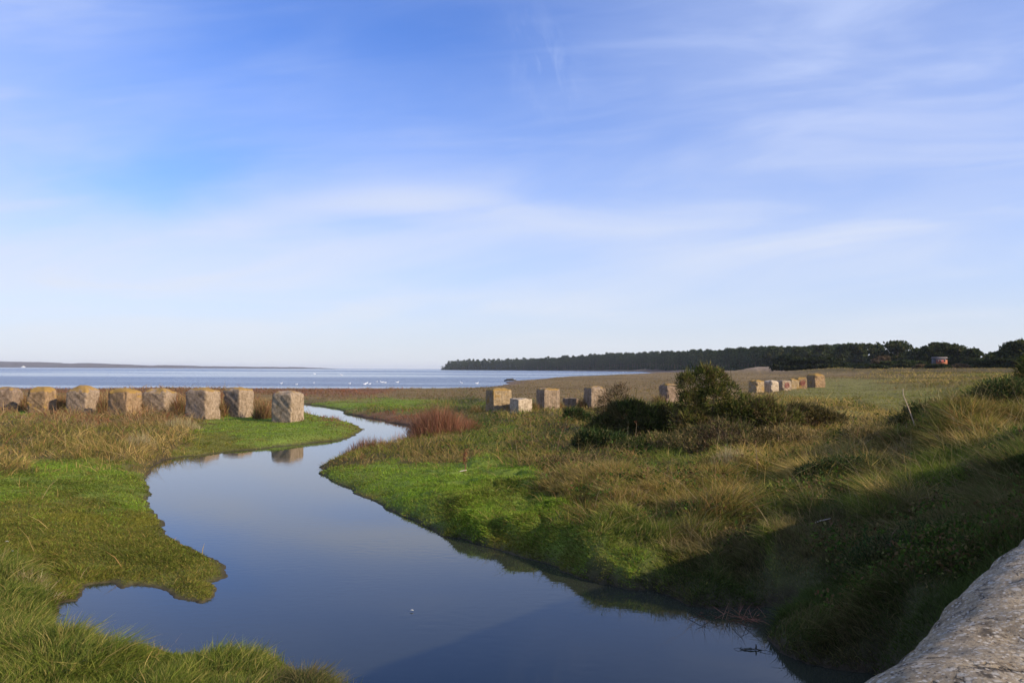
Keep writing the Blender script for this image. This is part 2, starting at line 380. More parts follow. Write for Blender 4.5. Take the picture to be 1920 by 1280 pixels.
P_(2.3,'straw',(1850,704),(1750,702),(1890,703))
P_(.42,'marsh',(960,745),(1050,745),(1150,745),(930,735),(1000,732),(1100,730),(1200,725),(1000,722),(1100,715),(1200,712),(1280,725))
P_(.7,'marsh',(1300,715),(1400,715),(1350,740),(1460,712),(1400,735))
Q_(1.6,'marsh',(1500,200),(1600,190),(1450,260))
Q_(2.5,'straw',(1750,200),(1700,210),(1850,200),(1950,160))
Q_(1.3,'marsh',(1300,500),(1400,380),(1250,420),(1350,600))
Q_(.1,'mud',(1240,800),(1260,950),(1250,1150),(1230,1300))
Q_(2.0,'sand',(1200,1420),(1300,1000),(1100,1720),(1400,640),(1380,560))
Q_(3.0,'sand',(1450,430),(1500,400))
Q_(4.0,'russet',(1240,1400))
Q_(3.9,'straw',(1600,300),(1680,280),(1780,250),(1850,240),(1950,230))
Q_(4.8,'turf',(1750,330),(1650,360),(1850,330),(1950,320),(1550,450))
Q_(6,'turf',(1300,1300),(1500,700),(1700,600),(1100,2100),(1900,600),(900,2350),(1000,2100),(1200,1700))
Q_(8,'turf',(1000,3000),(1400,2000),(1900,1500),(1900,3000))
W_('dark',(5.5,7.5,1.0),(7,7.5,1.5),(9,12,1.9),(14,16,2.2),(20,22,2.4),(30,34,2.6),(4.4,6.3,.5))
W_('long',(40,60,2.4),(30,45,2.2),(60,90,2.5),(80,140,2.6))
W_('marsh',(-60,70,.5),(-100,90,.4),(-200,90,.4))
W_('long',(-30,10,.5),(-60,20,.5),(-30,-20,1),(20,-20,1.5),(50,-10,1.5),(-80,-60,1.5),(80,-60,1.5))
ctl = np.array(ctl)
def keyf(x, y):
    D = np.hypot(x, y); return np.stack([np.arctan2(x, y)*4.0, np.log(D+.5)*.9], -1)
CK = keyf(ctl[:, 0], ctl[:, 1]); CZ = ctl[:, 2]; CT = ctl[:, 3].astype(int)
ONE = np.eye(len(TN))[CT]
def fields(P):
    z = np.empty(len(P)); w_ = np.empty((len(P), len(TN))); D = np.hypot(P[:, 0], P[:, 1])
    K = keyf(P[:, 0], P[:, 1])
    K = K + .09*np.stack([fbm(P[:, 0]/D*9, np.log(D)*4, 3, 11), fbm(P[:, 0]/D*9, np.log(D)*4, 3, 23)], -1)
    K = K + .10*np.stack([fbm(P[:, 0]*.8, P[:, 1]*.8, 4, 12), fbm(P[:, 0]*.8, P[:, 1]*.8, 4, 24)], -1)*np.clip(60/D, .2, 1)[:, None]
    for s in range(0, len(P), 30000):
        d2 = ((K[s:s+30000, None]-CK[None])**2).sum(-1)+1e-4
        w = (d2+.006)**-1.7; w /= w.sum(1, keepdims=True); z[s:s+30000] = w@CZ
        w = (d2+.0015)**-2.4; w /= w.sum(1, keepdims=True); w_[s:s+30000] = w@ONE
    # patchwork: green rank patches against dry ones, a few metres across
    n = fbm(P[:, 0]*.42+3, P[:, 1]*.30, 3, 131)*np.clip(70/D, .3, 1)*4.2; tot = w_.sum(1, keepdims=True)
    for q, g_ in (('long', 1), ('dark', 1), ('straw', -1), ('rough', -.5)): w_[:, TI[q]] *= np.exp(g_*n)
    w_ *= tot/w_.sum(1, keepdims=True)
    return z, w_
# road line of the bridge: outer face of the parapet at s = .4, road on s < 0
NRM = np.array([-.774, .633]); DIR = np.array([.633, .774])
def sl_(P): return P@NRM, P@DIR
GB = [(1236, 1380, 16, 60, 5.0), (1212,1420,18,50,2.5),(1262,1350,20,60,2.5),(1420, 430, 14, 30, 1.4), (1460, 420, 10, 30, 1.0), (1335, 700, 20, 40, 1.3),(1290,1000,25,60,2)]
def ground(P, full=True):
    """height, kind weights, distance from water"""
    z, w = fields(P); D = np.hypot(P[:, 0], P[:, 1])
    sd = sdist(P, stream); ss = sdist(P, sea)
    sd = sd + fbm(P[:, 0]*1.1, P[:, 1]*1.1, 4, 3)*(.05+.005*D) + fbm(P[:, 0]*5, P[:, 1]*5, 3, 4)*.045*np.clip(D/14, .5, 1.5)
    ss = ss + fbm(P[:, 0]*.05, P[:, 1]*.05, 4, 5)*3*np.clip(D/200, 0, 4)
    lush = w[:, TI['lush']]+w[:, TI['dark']]*.7+w[:, TI['long']]*.6+w[:, TI['rough']]*.5; oli = w[:, TI['olive']]
    left = np.clip((-P[:, 0]/D-.02)*8, 0, 1); near = np.clip((P[:, 1]-10)/2, 0, 1)
    b = fbm(P[:, 0]*1.25+.3*fbm(P[:, 1], P[:, 0], 2, 8), P[:, 1]*1.25, 3, 31)
    amp = (.17*lush+.04*oli)*(1-.75*left*near)*np.clip(60/D, 0, 1)
    tus = np.abs(fbm(P[:, 0]*.9, P[:, 1]*.9, 3, 77))
    z = z + 1.0*amp*b - .075*lush*(1-left)*np.exp(-(tus/.10)**2)*np.clip(40/D, 0, 1)
    rgh = w[:, TI['straw']]+w[:, TI['rough']]+w[:, TI['long']]+w[:, TI['dark']]; z = z + fbm(P[:, 0]*.55, P[:, 1]*.45, 3, 43)*.22*rgh*np.clip(sd/3, 0, 1)*np.clip((P[:, 0]+2)/4, 0, 1)*np.clip(50/D, 0, 1)
    z = z + fbm(P[:, 0]*.25, P[:, 1]*.25, 3, 41)*.08*np.clip(D/20, 0, 1) + fbm(P[:, 0]*.02, P[:, 1]*.02, 3, 47)*.12*np.clip(D/150, 0, 1)
    for px, Dd, wx, wy, h in GB:
        c = at(px, Dd); z = z+h*np.exp(-((P[:, 0]-c[0])/wx)**2-((P[:, 1]-c[1])/wy)**2)*(1+.3*fbm(P[:, 0]*.1, P[:, 1]*.1, 3, 5))
    z = np.maximum(z, .06)
    wd = .16+.55*oli*np.ones_like(D)+.004*D + .35*left*near
    pr = np.where(sd > 0, 1-np.exp(-np.maximum(sd, 0)/wd), 0); z1 = np.where(sd > 0, z*pr, -np.minimum(.5, -sd*.5)-.02)
    pr2 = 1-np.exp(-np.maximum(ss, 0)/(1.2+D*.012))
    z1 = np.where(ss > 0, np.where(z1 > 0, z1*pr2, z1), -np.minimum(3, -ss*.05)-.02)
    s, t = sl_(P); k = np.clip((.75-s)/.5, 0, 1); k = k*k*(3-2*k)
    road = 1.48+np.clip((t-8)/26, 0, 1)*.9
    z1 = z1*(1-k)+road*k
    return z1, w, np.minimum(sd, ss), ss, sd

# ------------------------------------------------------------------ terrain: one sheet round the camera
def terrain():
    az = np.radians(np.concatenate([np.linspace(-180, -52, 40, endpoint=False), np.linspace(-52, -36, 60, endpoint=False), np.linspace(-36, 36, 640, endpoint=False), np.linspace(36, 52, 60, endpoint=False), np.linspace(52, 180, 41)]))
    r = np.concatenate([np.geomspace(.3, 5, 50, endpoint=False), np.geomspace(5, 160, 620, endpoint=False), np.geomspace(160, 9000, 170)])
    A, Rr = np.meshgrid(az, r, indexing='ij'); na, nr = A.shape
    P = np.stack([np.sin(A)*Rr, np.cos(A)*Rr], -1).reshape(-1, 2)
    z, w, sd, ss, sdc = ground(P)
    col = w@TM; nz = (fbm(P[:, 0]*.8, P[:, 1]*.8, 4, 91)*.5+.5+.55*fbm(P[:, 0]*.06, P[:, 1]*.035, 5, 93)*np.clip(np.hypot(P[:, 0], P[:, 1])/90-.4, 0, 1))[:, None]
    thatch = np.clip(w[:, TI['rough']]+w[:, TI['straw']]+w[:, TI['long']]*.7+w[:, TI['dark']]*.7, 0, 1)[:, None]
    col = col*(.7+.5*nz)*(1-.55*thatch)
    soil = np.clip(1-sd/(.18+.002*np.hypot(P[:, 0], P[:, 1])), 0, 1)[:, None]*(z < .5)[:, None]; col = col*(1-soil)+np.array([.06, .045, .03])*soil
    beach = (np.clip(1-ss/6, 0, 1)*(ss < 9))[:, None]*.7; col = col*(1-beach)+np.array([.17, .12, .10])*beach
    wet = (sd <= 0)[:, None]; col = np.where(wet, np.array([.035, .032, .022]), col)
    i, j = np.meshgrid(np.arange(na-1), np.arange(nr-1), indexing='ij'); b = (i*nr+j).reshape(-1, 1)
    f = np.concatenate([b, b+nr, b+nr+1, b+1], 1)[:, ::-1]
    V = np.concatenate([P, z[:, None]], 1)
    o = mk('ground', V, [f], M_GROUND, col=col, smooth=True)
    tag(o, 'grassy saltmarsh ground and muddy banks running back to the bay and woods', 'ground', kind='structure')
terrain()

def water_mat(name, deep, wave, choppy):
    m, g = mat(name); pos = g.n('ShaderNodeNewGeometry').outputs['Position']; x, y, z = g.sep(pos)
    p = g.n('ShaderNodeBsdfPrincipled'); g.put(p.inputs['Base Color'], deep+(1,)); p.inputs['IOR'].default_value = 1.333
    if not choppy:
        n = g.noise(g.comb(x, g.m('MULTIPLY', y, 1.6), 0), 5.0, 3, .5); n2 = g.noise(pos, .7, 2, .5)
        p.inputs['Roughness'].default_value = .02
        g.put(p.inputs['Normal'], bump(g, n, g.rng(n2, .4, .7, .05, .14), wave))
    else:
        ld = g.m('LOGARITHM', g.m('MAXIMUM', y, 50.0), 2.718)   # wind lanes: long calm and ruffled bands lying across the bay
        lane = g.noise(g.comb(g.m('MULTIPLY', x, .0014), g.m('MULTIPLY', g.m('ADD', ld, g.m('MULTIPLY', x, .0003)), 1.7), 4.0), 1.0, 5, .55, .8)
        fine = g.noise(g.comb(g.m('MULTIPLY', x, .02), g.m('MULTIPLY', y, .12), 0), 1.0, 5, .6)
        calm = g.rng(lane, .44, .60, 0, 1, True)
        n = g.noise(g.comb(g.m('MULTIPLY', x, .8), g.m('MULTIPLY', y, 1.5), 0), 1.3, 5, .6)
        st = g.m('MULTIPLY', g.rng(calm, 0, 1, .85, .22), g.rng(fine, .3, .7, .7, 1.2))
        g.put(p.inputs['Roughness'], g.rng(calm, 0, 1, .22, .10))
        g.put(p.inputs['Normal'], bump(g, n, st, wave))
    fin(g, p.outputs[0]); return m
def sheet(name, x0, y0, x1, y1, z, m, label, nx=2, ny=2):
    V = np.array([(x0, y0, z), (x1, y0, z), (x1, y1, z), (x0, y1, z)]); o = mk(name, V, [np.array([[0, 1, 2, 3]])], m)
    tag(o, label, 'water', kind='structure')
sheet('stream_water', -45, -6, 45, 92, 0.0, water_mat('stream', (.028, .031, .022), .011, False), 'calm dark blue stream mirroring the sky between the grass banks')
sheet('sea_water', -19500, 92, 19500, 19500, 0.0, water_mat('sea', (.05, .07, .115), .42, True), 'pale rippled sea of the bay running out to the horizon')

# ------------------------------------------------------------------ grass
FOOT = []   # (x, y, radius) cleared of grass
def grass():
    N = 640000
    D = (rng.random(N)*(1/4.5**.55-1/420**.55)+1/420**.55)**(-1/.55)
    a = (rng.random(N)*2-1)*.74; P = np.stack([a*D, D], -1)
    N2 = 60000; D2 = 5.2+rng.random(N2)*6; a2 = -.74+rng.random(N2)*.75; P = np.concatenate([P, np.stack([a2*D2, D2], -1)])
    N4 = 330000; D4 = np.sqrt(7.3**2+rng.random(N4)*(19**2-7.3**2)); a4 = -.08+rng.random(N4)*.74; P = np.concatenate([P, np.stack([a4*D4, D4], -1)])
    N3 = 800000; D3 = (rng.random(N3)*(1/7**.8-1/75**.8)+1/75**.8)**(-1/.8); a3 = -.66+rng.random(N3)*1.05; turf0 = len(P)
    P = np.concatenate([P, np.stack([a3*D3, D3], -1)]); extra = np.arange(len(P)) >= turf0
    z, w, sd, ss, sdc = ground(P); s, t = sl_(P)
    short = w[:, TI['lush']]+w[:, TI['olive']]
    ok = (~extra | (short > .45)) & (z > .015) & (sd > .0) & (ss > 2) & (s > .75)
    for x, y, r in FOOT: ok &= (np.abs(P[:, 0]-x) > r) | (np.abs(P[:, 1]-y) > r)
    P, z, w, sd, extra = P[ok], z[ok], w[ok], sd[ok], extra[ok]; n = len(P); D = np.hypot(P[:, 0], P[:, 1])
    cs = np.cumsum(w, 1); k = np.minimum((rng.random(n)[:, None]*cs[:, -1:] > cs).sum(1), len(TN)-1)
    k = np.where(extra & ~np.isin(k, [TI['lush'], TI['olive']]), TI['lush'], k)
    hgt = np.array([T[q][0] for q in TN])[k]
    hgt = np.where(w.max(1) < .6, (w@np.array([T[q][0] for q in TN]))*.5+hgt*.5, hgt)
    clump = fbm(P[:, 0]*1.6, P[:, 1]*1.6, 3, 61); clump2 = fbm(P[:, 0]*.45, P[:, 1]*.45, 3, 63); clump3 = fbm(P[:, 0]*3.3, P[:, 1]*3.3, 2, 65)
    h = hgt*np.where(hgt < .12, np.clip(1+.5*clump+.4*clump3, .72, 1.6), np.clip(1+1.0*clump+.7*clump2+.5*clump3, .32, 2.2))*rng.uniform(.5, 1.25, n)
    nearL = (D < 11) & (P[:, 0] < 0)
    h = np.clip(h, .015, .9)*np.clip(np.where(nearL | (hgt < .12), .5+sd/.5, .30+sd/1.7), .30, 1)
    h = np.where((D < 11.5) & (P[:, 0] < 0), h*.78, h)
    tall = ~extra & (rng.random(n) < .012) & (hgt > .2) & (D > 12); h = np.where(tall, h*rng.uniform(1.5, 2.3, n), h)
    wid = (.0032+.00042*D)*rng.uniform(.6, 1.5, n)*np.where(hgt < .12, .95, 1.0)*np.where(tall, .6, 1)
    # wind-combed lean plus each clump's own way
    ang = fbm(P[:, 0]*1.1, P[:, 1]*1.1, 2, 71)*5+2.4; lean = np.stack([np.cos(ang), np.sin(ang)], -1)*.4+rng.normal(size=(n, 2))*.38
    d = np.concatenate([lean*np.where(hgt < .12, 1.5, 1.0)[:, None], np.ones((n, 1))], 1)
    bend = np.concatenate([lean*.55+rng.normal(size=(n, 2))*.12, -np.abs(rng.normal(size=(n, 1)))*.18], 1)
    col = np.empty((n, 3))
    patch = fbm(P[:, 0]*.7, P[:, 1]*.7, 4, 81) + 1.3*fbm(P[:, 0]*.07, P[:, 1]*.035, 4, 83)*np.clip(D/50-.7, 0, 1)
    for i, q in enumerate(TN):
        m_ = k == i; c = np.array(T[q][1]); r_ = np.clip((patch[m_]*1.1+.5+rng.normal(size=m_.sum())*.3), 0, .999)
        col[m_] = c[(r_*len(c)).astype(int)]
    col *= (1+rng.normal(size=(n, 1))*np.where(hgt < .12, .30, .18)[:, None])*(1+.16*clump[:, None]); col = np.clip(col, .01, .6)
    col = np.where(tall[:, None], np.array([.36, .27, .15])*rng.uniform(.6, 1.1, (n, 1)), col)
    tip = np.clip(col*1.12+np.array([.03, .02, .005]), 0, .7)
    base = np.concatenate([P, z[:, None]-.01], 1)
    groups = {
     'short_turf': (['lush', 'olive', 'turf', 'mud'], 'short green and olive turf covering the stream banks', 'turf'),
     'long_grass': (['long', 'dark'], 'long green and dark rank grass on the banks', 'grass'),
     'dry_grass': (['straw', 'rough', 'field', 'scrub'], 'dry straw coloured rough grass over the bank and field', 'grass'),
     'saltmarsh_plants': (['marsh', 'russet', 'sand'], 'low tan and russet saltmarsh plants along the shore', 'marsh plants')}
    for nm, (ks, lab, cat) in groups.items():
        m_ = np.isin(k, [TI[q] for q in ks])
        V, Fa, Cc = blades(base[m_], d[m_], h[m_], wid[m_], col[m_], bend[m_], tip[m_])
        tag(mk(nm, V, Fa, M_GRASS, col=Cc), lab, cat, kind='stuff')

def weeds():
    N = 30000; D = (rng.random(N)*(1/8**.6-1/48**.6)+1/48**.6)**(-1/.6); a = -.1+rng.random(N)*.8; P = np.stack([a*D, D], -1)
    m0 = fbm(P[:, 0]*.9, P[:, 1]*.9, 3, 121) > .12; P = P[m0]; z, w, sd, ss, sdc = ground(P); s, t = sl_(P)
    g_ = w[:, TI['rough']]+w[:, TI['straw']]*.8+w[:, TI['long']]+w[:, TI['dark']]; ok = (z > .1) & (sd > .5) & (s > .8) & (g_ > .6); P, z = P[ok], z[ok]
    n = len(P); D = np.hypot(P[:, 0], P[:, 1]); q = 3; B = np.repeat(np.concatenate([P, z[:, None]], 1), q, 0); B[:, :2] += rng.normal(size=(n*q, 2))*.05; B[:, 2] += rng.uniform(.04, .30, n*q)
    c = pal([(.06, .10, .02), (.09, .13, .025), (.13, .08, .04), (.05, .075, .02), (.17, .13, .05)], n*q, .2)
    V, Fa, Cc = leaves(B, np.repeat(.014+.0008*D, q)*rng.uniform(.6, 1.6, n*q), c, .55)
    tag(mk('leafy_weeds', V, Fa, M_LEAF, col=Cc), 'small leafy weeds and bramble leaves scattered through the rough grass of the right bank', 'weeds', kind='stuff')
def gz(x, y): return float(ground(np.array([[x, y]], float))[0][0])

# ------------------------------------------------------------------ concrete blocks
def block_mesh(w, d, h, dome, ribs, rough, seed, corner=.10, lean=0.0, chip=0.0):
    """solid block: square plan with worn corners, slightly domed lumpy top, cast ribs on the sides"""
    n = 20; g = np.linspace(-1, 1, n+1); V = []; Fc = []; idx = {}
    def vid(p):
        k = tuple(np.round(p, 4))
        if k not in idx: idx[k] = len(V); V.append(p)
        return idx[k]
    for ax in range(3):
        for sg in (-1, 1):
            if ax == 2 and sg == -1: continue
            for i in range(n):
                for j in range(n):
                    q = []
                    for a, b in ((i, j), (i+1, j), (i+1, j+1), (i, j+1)):
                        p = [0, 0, 0]; p[ax] = sg; p[(ax+1) % 3] = g[a]; p[(ax+2) % 3] = g[b]; q.append(vid(p))
                    Fc.append(q if sg > 0 else q[::-1])
    V = np.array(V, float); x, y, z = V.T
    r = (np.abs(x)**16+np.abs(y)**16)**(1/16); r2 = np.maximum(np.abs(x), np.abs(y)); sc = np.where(r > 1e-6, r2/r, 1)
    zt = (z+1)/2; X = x*sc*w/2; Y = y*sc*d/2
    rr = np.clip(r2, 0, 1); edge = np.clip((zt-.86)/.14, 0, 1)
    shr = 1-.05*edge**3*(dome > .05)-.01*zt; X *= shr; Y *= shr
    top = h-dome*(rr**2.4)-.04*fbm(X*3+seed, Y*3, 3, seed)*2-chip*np.clip(X/w+Y/d-.1, 0, 1)
    Z = np.where(zt > .999, top, zt*(h-dome))
    side = zt < .97
    if ribs:
        fr = ribs/w; ph = np.where(np.abs(x) > np.abs(y), Y, X)
        o_ = np.where(side & (rr > .99), .022*np.sign(np.sin(ph*fr*math.pi*2))-.01, 0)
        X = X+np.where(np.abs(x) >= np.abs(y), np.sign(x)*o_, 0); Y = Y+np.where(np.abs(y) > np.abs(x), np.sign(y)*o_, 0)
    nn = fbm(X*4+Z*3+seed*3.1, Y*4-Z*2.3, 4, seed)*rough*.55
    X = X*(1+nn/w)+lean*Z; Y = Y*(1+nn/d)
    X += rough*.5*fbm(Z*9+Y*7, X*6+seed, 3, seed+5); Y += rough*.5*fbm(Z*9+X*7, Y*6+seed, 3, seed+9)
    cz = np.clip(fbm(Z*2.6+seed, X*2.6+Y*3.1, 2, seed+13)-.15, 0, 1)*np.clip((rr-.8)*5, 0, 1)*(np.minimum(np.abs(x), np.abs(y)) > .75); X *= 1-cz*.28; Y *= 1-cz*.28
    return np.stack([X, Y, Z-.25*(zt < .001)], 1), [np.array(Fc)]
CM = {q: concrete_mat('concrete_'+q, l, t) for q, l, t in (
    ('weathered', .20, (.26, .20, .14)), ('orange_lichen', .34, (.24, .165, .095)), ('bare', .06, (.28, .22, .155)), ('pale', -.1, (.40, .33, .24)),
    ('dull', .12, (.21, .155, .11)), ('yellow_lichen', .36, (.29, .22, .13)))}
def block(px, ytop, D, w, d, rot, m, label, dome=.2, ribs=0, rough=.05, group=None, name='concrete_block', lean=0., chip=0., hmin=None):
    x, y = at(px, D); zg = gz(x, y); h = ztop(px, ytop, D)-zg
    if hmin: h = max(h, hmin)
    if group == GL: w, d = w*1.10, d*1.08
    V, Fa = block_mesh(w, d, h, dome, ribs, rough, int(px) % 97, lean=lean, chip=chip)
    o = mk(name, V, Fa, CM[m]); o.location = (x, y, zg); o.rotation_euler = (0, 0, math.radians(rot)-math.atan2(x, y)*.6)
    tag(o, label, 'concrete block', group); FOOT.append((x, y, w*.5)); return o, h
GL = 'square concrete tank traps in the row on the left bank'; GR = 'ribbed concrete tank traps right of the stream'; GF = 'concrete tank traps far off by the field'
block(541, 733, 42.5, 1.10, 1.10, -28, 'bare', 'rightmost concrete block of the left row, standing beside the stream', .14, group=GL)
block(448, 726.5, 46, 1.08, 1.12, -34, 'weathered', 'tan concrete block second from the stream in the left row', .12, group=GL)
block(382, 727, 43.5, 1.20, 1.15, -30, 'weathered', 'square concrete block with orange patch on its top corner, third from the stream', .14, group=GL)
block(300, 727, 46, 1.30, 1.15, -22, 'weathered', 'broad concrete block with smooth rounded top, just right of the bright orange lichen block', .24, group=GL)
block(236, 727, 44, 1.12, 1.15, -30, 'orange_lichen', 'concrete block with bright orange lichen running down its left side', .20, group=GL)
block(158, 722, 46, 1.16, 1.16, -25, 'weathered', 'concrete block whose orange domed top rises highest against the sea', .34, group=GL)
block(81, 724, 46.5, 1.05, 1.10, -22, 'orange_lichen', 'concrete block with a pale right side, second from the left edge', .26, group=GL)
block(14, 724, 48, 1.22, 1.12, -15, 'dull', 'dark brown topped concrete block at the far left edge', .28, group=GL)
block(-52, 724, 50, 1.2, 1.12, -15, 'weathered', 'concrete block just beyond the far left one', .28, group=GL)
block(935, 727, 49.5, 1.26, 1.15, 22, 'yellow_lichen', 'ribbed concrete block with yellow lichen low on its front, left end of the right row', .10, 9, .025, GR)
block(977, 746, 48.2, 1.05, .85, 38, 'pale', 'low pale concrete block with a dark left side, lying between the ribbed blocks', .04, 0, .04, GR)
block(1028, 727, 50.5, 1.15, 1.05, 27, 'weathered', 'grey brown ribbed concrete block, second tall one from the left', .10, 8, .025, GR)
block(1070, 745, 53, .80, .70, 38, 'dull', 'small dark low concrete block half sunk in grass', .05, 0, .04, GR)
block(1116, 724, 51.5, 1.15, 1.05, 25, 'weathered', 'ribbed concrete block partly hidden behind the twiggy brown shrub', .12, 8, .025, GR)
block(1254, 718, 60, 1.10, 1.05, 32, 'dull', 'lone round topped concrete block showing above the low dark gorse', .22, 0, .04, GR)
block(1418, 712.5, 84, 1.15, 1.1, 40, 'yellow_lichen', 'concrete block with orange right edge at the left end of the far group', .10, 0, .05, GF)
block(1446, 712.5, 84.5, 1.10, 1.1, 36, 'pale', 'far concrete block with white patches at its base', .12, 0, .05, GF)
b1, h1 = block(1469, 712, 86, 1.20, 1.1, 30, 'bare', 'far grey concrete block with a red ring painted on it', .12, 0, .03, GF)
block(1485, 710, 89, 1.0, 1.1, 28, 'yellow_lichen', 'far concrete block covered in yellow lichen between the two ringed blocks', .12, 0, .05, GF)
b2, h2 = block(1500, 707, 90, 1.10, 1.1, 20, 'orange_lichen', 'far orange concrete block with a red ring painted on it', .12, 0, .03, GF)
block(1529, 699.5, 98, 1.7, 1.5, 38, 'orange_lichen', 'largest concrete block of the far group, broken top and dark shaded end', .25, 0, .09, GF, chip=.25)
M_RED = plain('red_paint', (.26, .06, .05), .9, .4, 14)
def ring(o, h, w, side=-1, r=.27):
    V, Fa, Cc = [], [], []
    th = np.linspace(0, 2*np.pi, 33)[:-1]; vs = []; fs = []
    for r0, r1 in ((0.0, r*.34), (r*.74, r)):
        b = len(vs)
        for q in (r0, r1):
            for a in th: vs.append((math.cos(a)*q, -(w/2+.05), h*.5+math.sin(a)*q))
        for i in range(32): fs.append((b+i, b+(i+1) % 32, b+32+(i+1) % 32, b+32+i))
    V = np.array(vs); V = np.concatenate([V, V+[0, .03, 0]]); f = np.array(fs); nv = len(vs)
    mk('painted_ring', V, [f, f[:, ::-1]+nv], M_RED, parent=o)
ring(b1, h1, 1.1); ring(b2, h2, 1.1)

# ------------------------------------------------------------------ parapet
def stone_mat():
    m, g = mat('parapet_stone'); pos = g.n('ShaderNodeTexCoord').outputs['Object']; x, y, z = g.sep(pos)
    n1 = g.noise(pos, 7, 9, .68); n2 = g.noise(pos, 30, 8, .7); n3 = g.noise(pos, 150, 5, .7); n4 = g.noise(g.comb(x, y, g.m('ADD', z, 3.3)), 16, 6, .65)
    c = g.mix(g.rng(n2, .35, .66, 0, 1), (.14, .10, .055, 1), (.56, .43, .26, 1))
    c = g.mix(g.rng(n1, .36, .64, 0, .6), c, (.44, .36, .25, 1))
    c = g.mix(g.rng(n3, .57, .66, 0, .85), c, (.66, .60, .50, 1))
    c = g.mix(g.rng(n4, .57, .66, 0, .85), c, (.05, .04, .03, 1))
    sp = g.n('ShaderNodeTexVoronoi'); g.put(sp.inputs['Vector'], g.comb(g.m('ADD', x, g.m('MULTIPLY', n2, .03)), g.m('ADD', y, g.m('MULTIPLY', n1, .03)), z)); sp.inputs['Scale'].default_value = 34
    spots = g.m('MULTIPLY', g.rng(sp.outputs['Distance'], .18, .30, 1, 0), g.rng(n1, .5, .6, 0, 1)); c = g.mix(g.m('MULTIPLY', spots, .8), c, (.60, .57, .50, 1))
    for sc_, seed_, colr, th in ((120, 0.0, (.74, .68, .58, 1), .66), (150, 5.0, (.05, .035, .025, 1), .72), (60, 9.0, (.62, .56, .46, 1), .76)):
        vo = g.n('ShaderNodeTexVoronoi'); vo.inputs['Scale'].default_value = sc_; g.put(vo.inputs['Vector'], g.comb(g.m('ADD', x, seed_), y, z))
        rc = g.sep(vo.outputs['Color'])[0]
        c = g.mix(g.m('MULTIPLY', g.rng(vo.outputs['Distance'], .25, .5, .9, 0), g.rng(rc, th, th+.04, 0, 1)), c, colr)
    li = g.noise(g.comb(x, g.m('ADD', y, 7), z), 22, 5, .6); c = g.mix(g.rng(li, .66, .72, 0, .7), c, (.33, .19, .05, 1))
    cr = g.n('ShaderNodeTexVoronoi', feature='DISTANCE_TO_EDGE'); cr.inputs['Scale'].default_value = 3.4
    wv = g.noise(pos, 7, 5, .6, 0, 'Color'); va = g.n('ShaderNodeVectorMath', operation='MULTIPLY_ADD'); g.put(va.inputs[0], wv); va.inputs[1].default_value = (.25, .25, .25); g.put(va.inputs[2], pos)
    g.put(cr.inputs['Vector'], va.outputs[0]); crk = g.m('MULTIPLY', g.rng(cr.outputs['Distance'], .0, .014, 1, 0), g.rng(n4, .44, .52, 0, 1))
    c = g.mix(crk, c, (.015, .012, .01, 1))
    p = g.n('ShaderNodeBsdfPrincipled'); g.put(p.inputs['Base Color'], c); p.inputs['Roughness'].default_value = .9; p.inputs['Specular IOR Level'].default_value = .25
    hh = g.m('SUBTRACT', g.m('ADD', g.m('MULTIPLY', n2, .7), g.m('ADD', n1, g.m('MULTIPLY', n3, .35))), g.m('MULTIPLY', crk, 1.2))
    g.put(p.inputs['Normal'], bump(g, hh, 1.0, .030)); fin(g, p.outputs[0]); return m
def parapet():
    zt = 2.5; ms = stone_mat()
    t = thing('bridge_parapet', 'rough weathered stone bridge parapet with rounded coping in the lower right corner', 'wall', (0, 0, 0))
    # coping: profile across (s) swept along the wall
    ths = np.linspace(0, np.pi, 40); tt = np.concatenate([np.arange(-6, -.6, .15), np.arange(-.6, 3.4, .018), np.arange(3.4, 16, .12)])
    half = .27; sc = .205; rise = .16
    prof = [(sc+half*np.sign(np.cos(a))*abs(np.cos(a))**.75, zt-rise+rise*np.sin(a)**.8) for a in ths]
    prof = [(sc+half-.01, zt-rise-.07)]+prof+[(sc-half+.01, zt-rise-.07)]
    prof = np.array(prof); n = len(prof)
    s_ = np.tile(prof[:, 0], (len(tt), 1)); z_ = np.tile(prof[:, 1], (len(tt), 1)); T_ = np.tile(tt[:, None], (1, n))
    nx = s_-sc; nz = z_-(zt-rise)+.03; L = np.hypot(nx, nz)
    dsp = .020*fbm(T_*2.2, s_*3+z_*3, 3, 201)*1.2+.016*fbm(T_*13, s_*13+z_*11, 5, 203)
    s_ = s_+nx/L*dsp; z_ = z_+nz/L*dsp
    V = np.stack([NRM[0]*s_+DIR[0]*T_, NRM[1]*s_+DIR[1]*T_, z_], -1).reshape(-1, 3)
    i, j = np.meshgrid(np.arange(len(tt)-1), np.arange(n-1), indexing='ij'); b = (i*n+j).reshape(-1, 1)
    mk('coping', V, [np.concatenate([b, b+n, b+n+1, b+1], 1), np.arange(n)[None], (np.arange(n)+(len(tt)-1)*n)[None, ::-1]], ms, parent=t, smooth=True)
    q = np.array([(s, u, z) for s in (sc-half+.05, sc+half-.05) for u in (-6, 16) for z in (-.6, zt-rise-.05)])
    V = np.stack([NRM[0]*q[:, 0]+DIR[0]*q[:, 1], NRM[1]*q[:, 0]+DIR[1]*q[:, 1], q[:, 2]], 1)
    mk('wall_face', V, [np.array([[0, 1, 3, 2], [4, 6, 7, 5], [0, 4, 5, 1], [2, 3, 7, 6], [0, 2, 6, 4], [1, 5, 7, 3]])], ms, parent=t)
parapet()
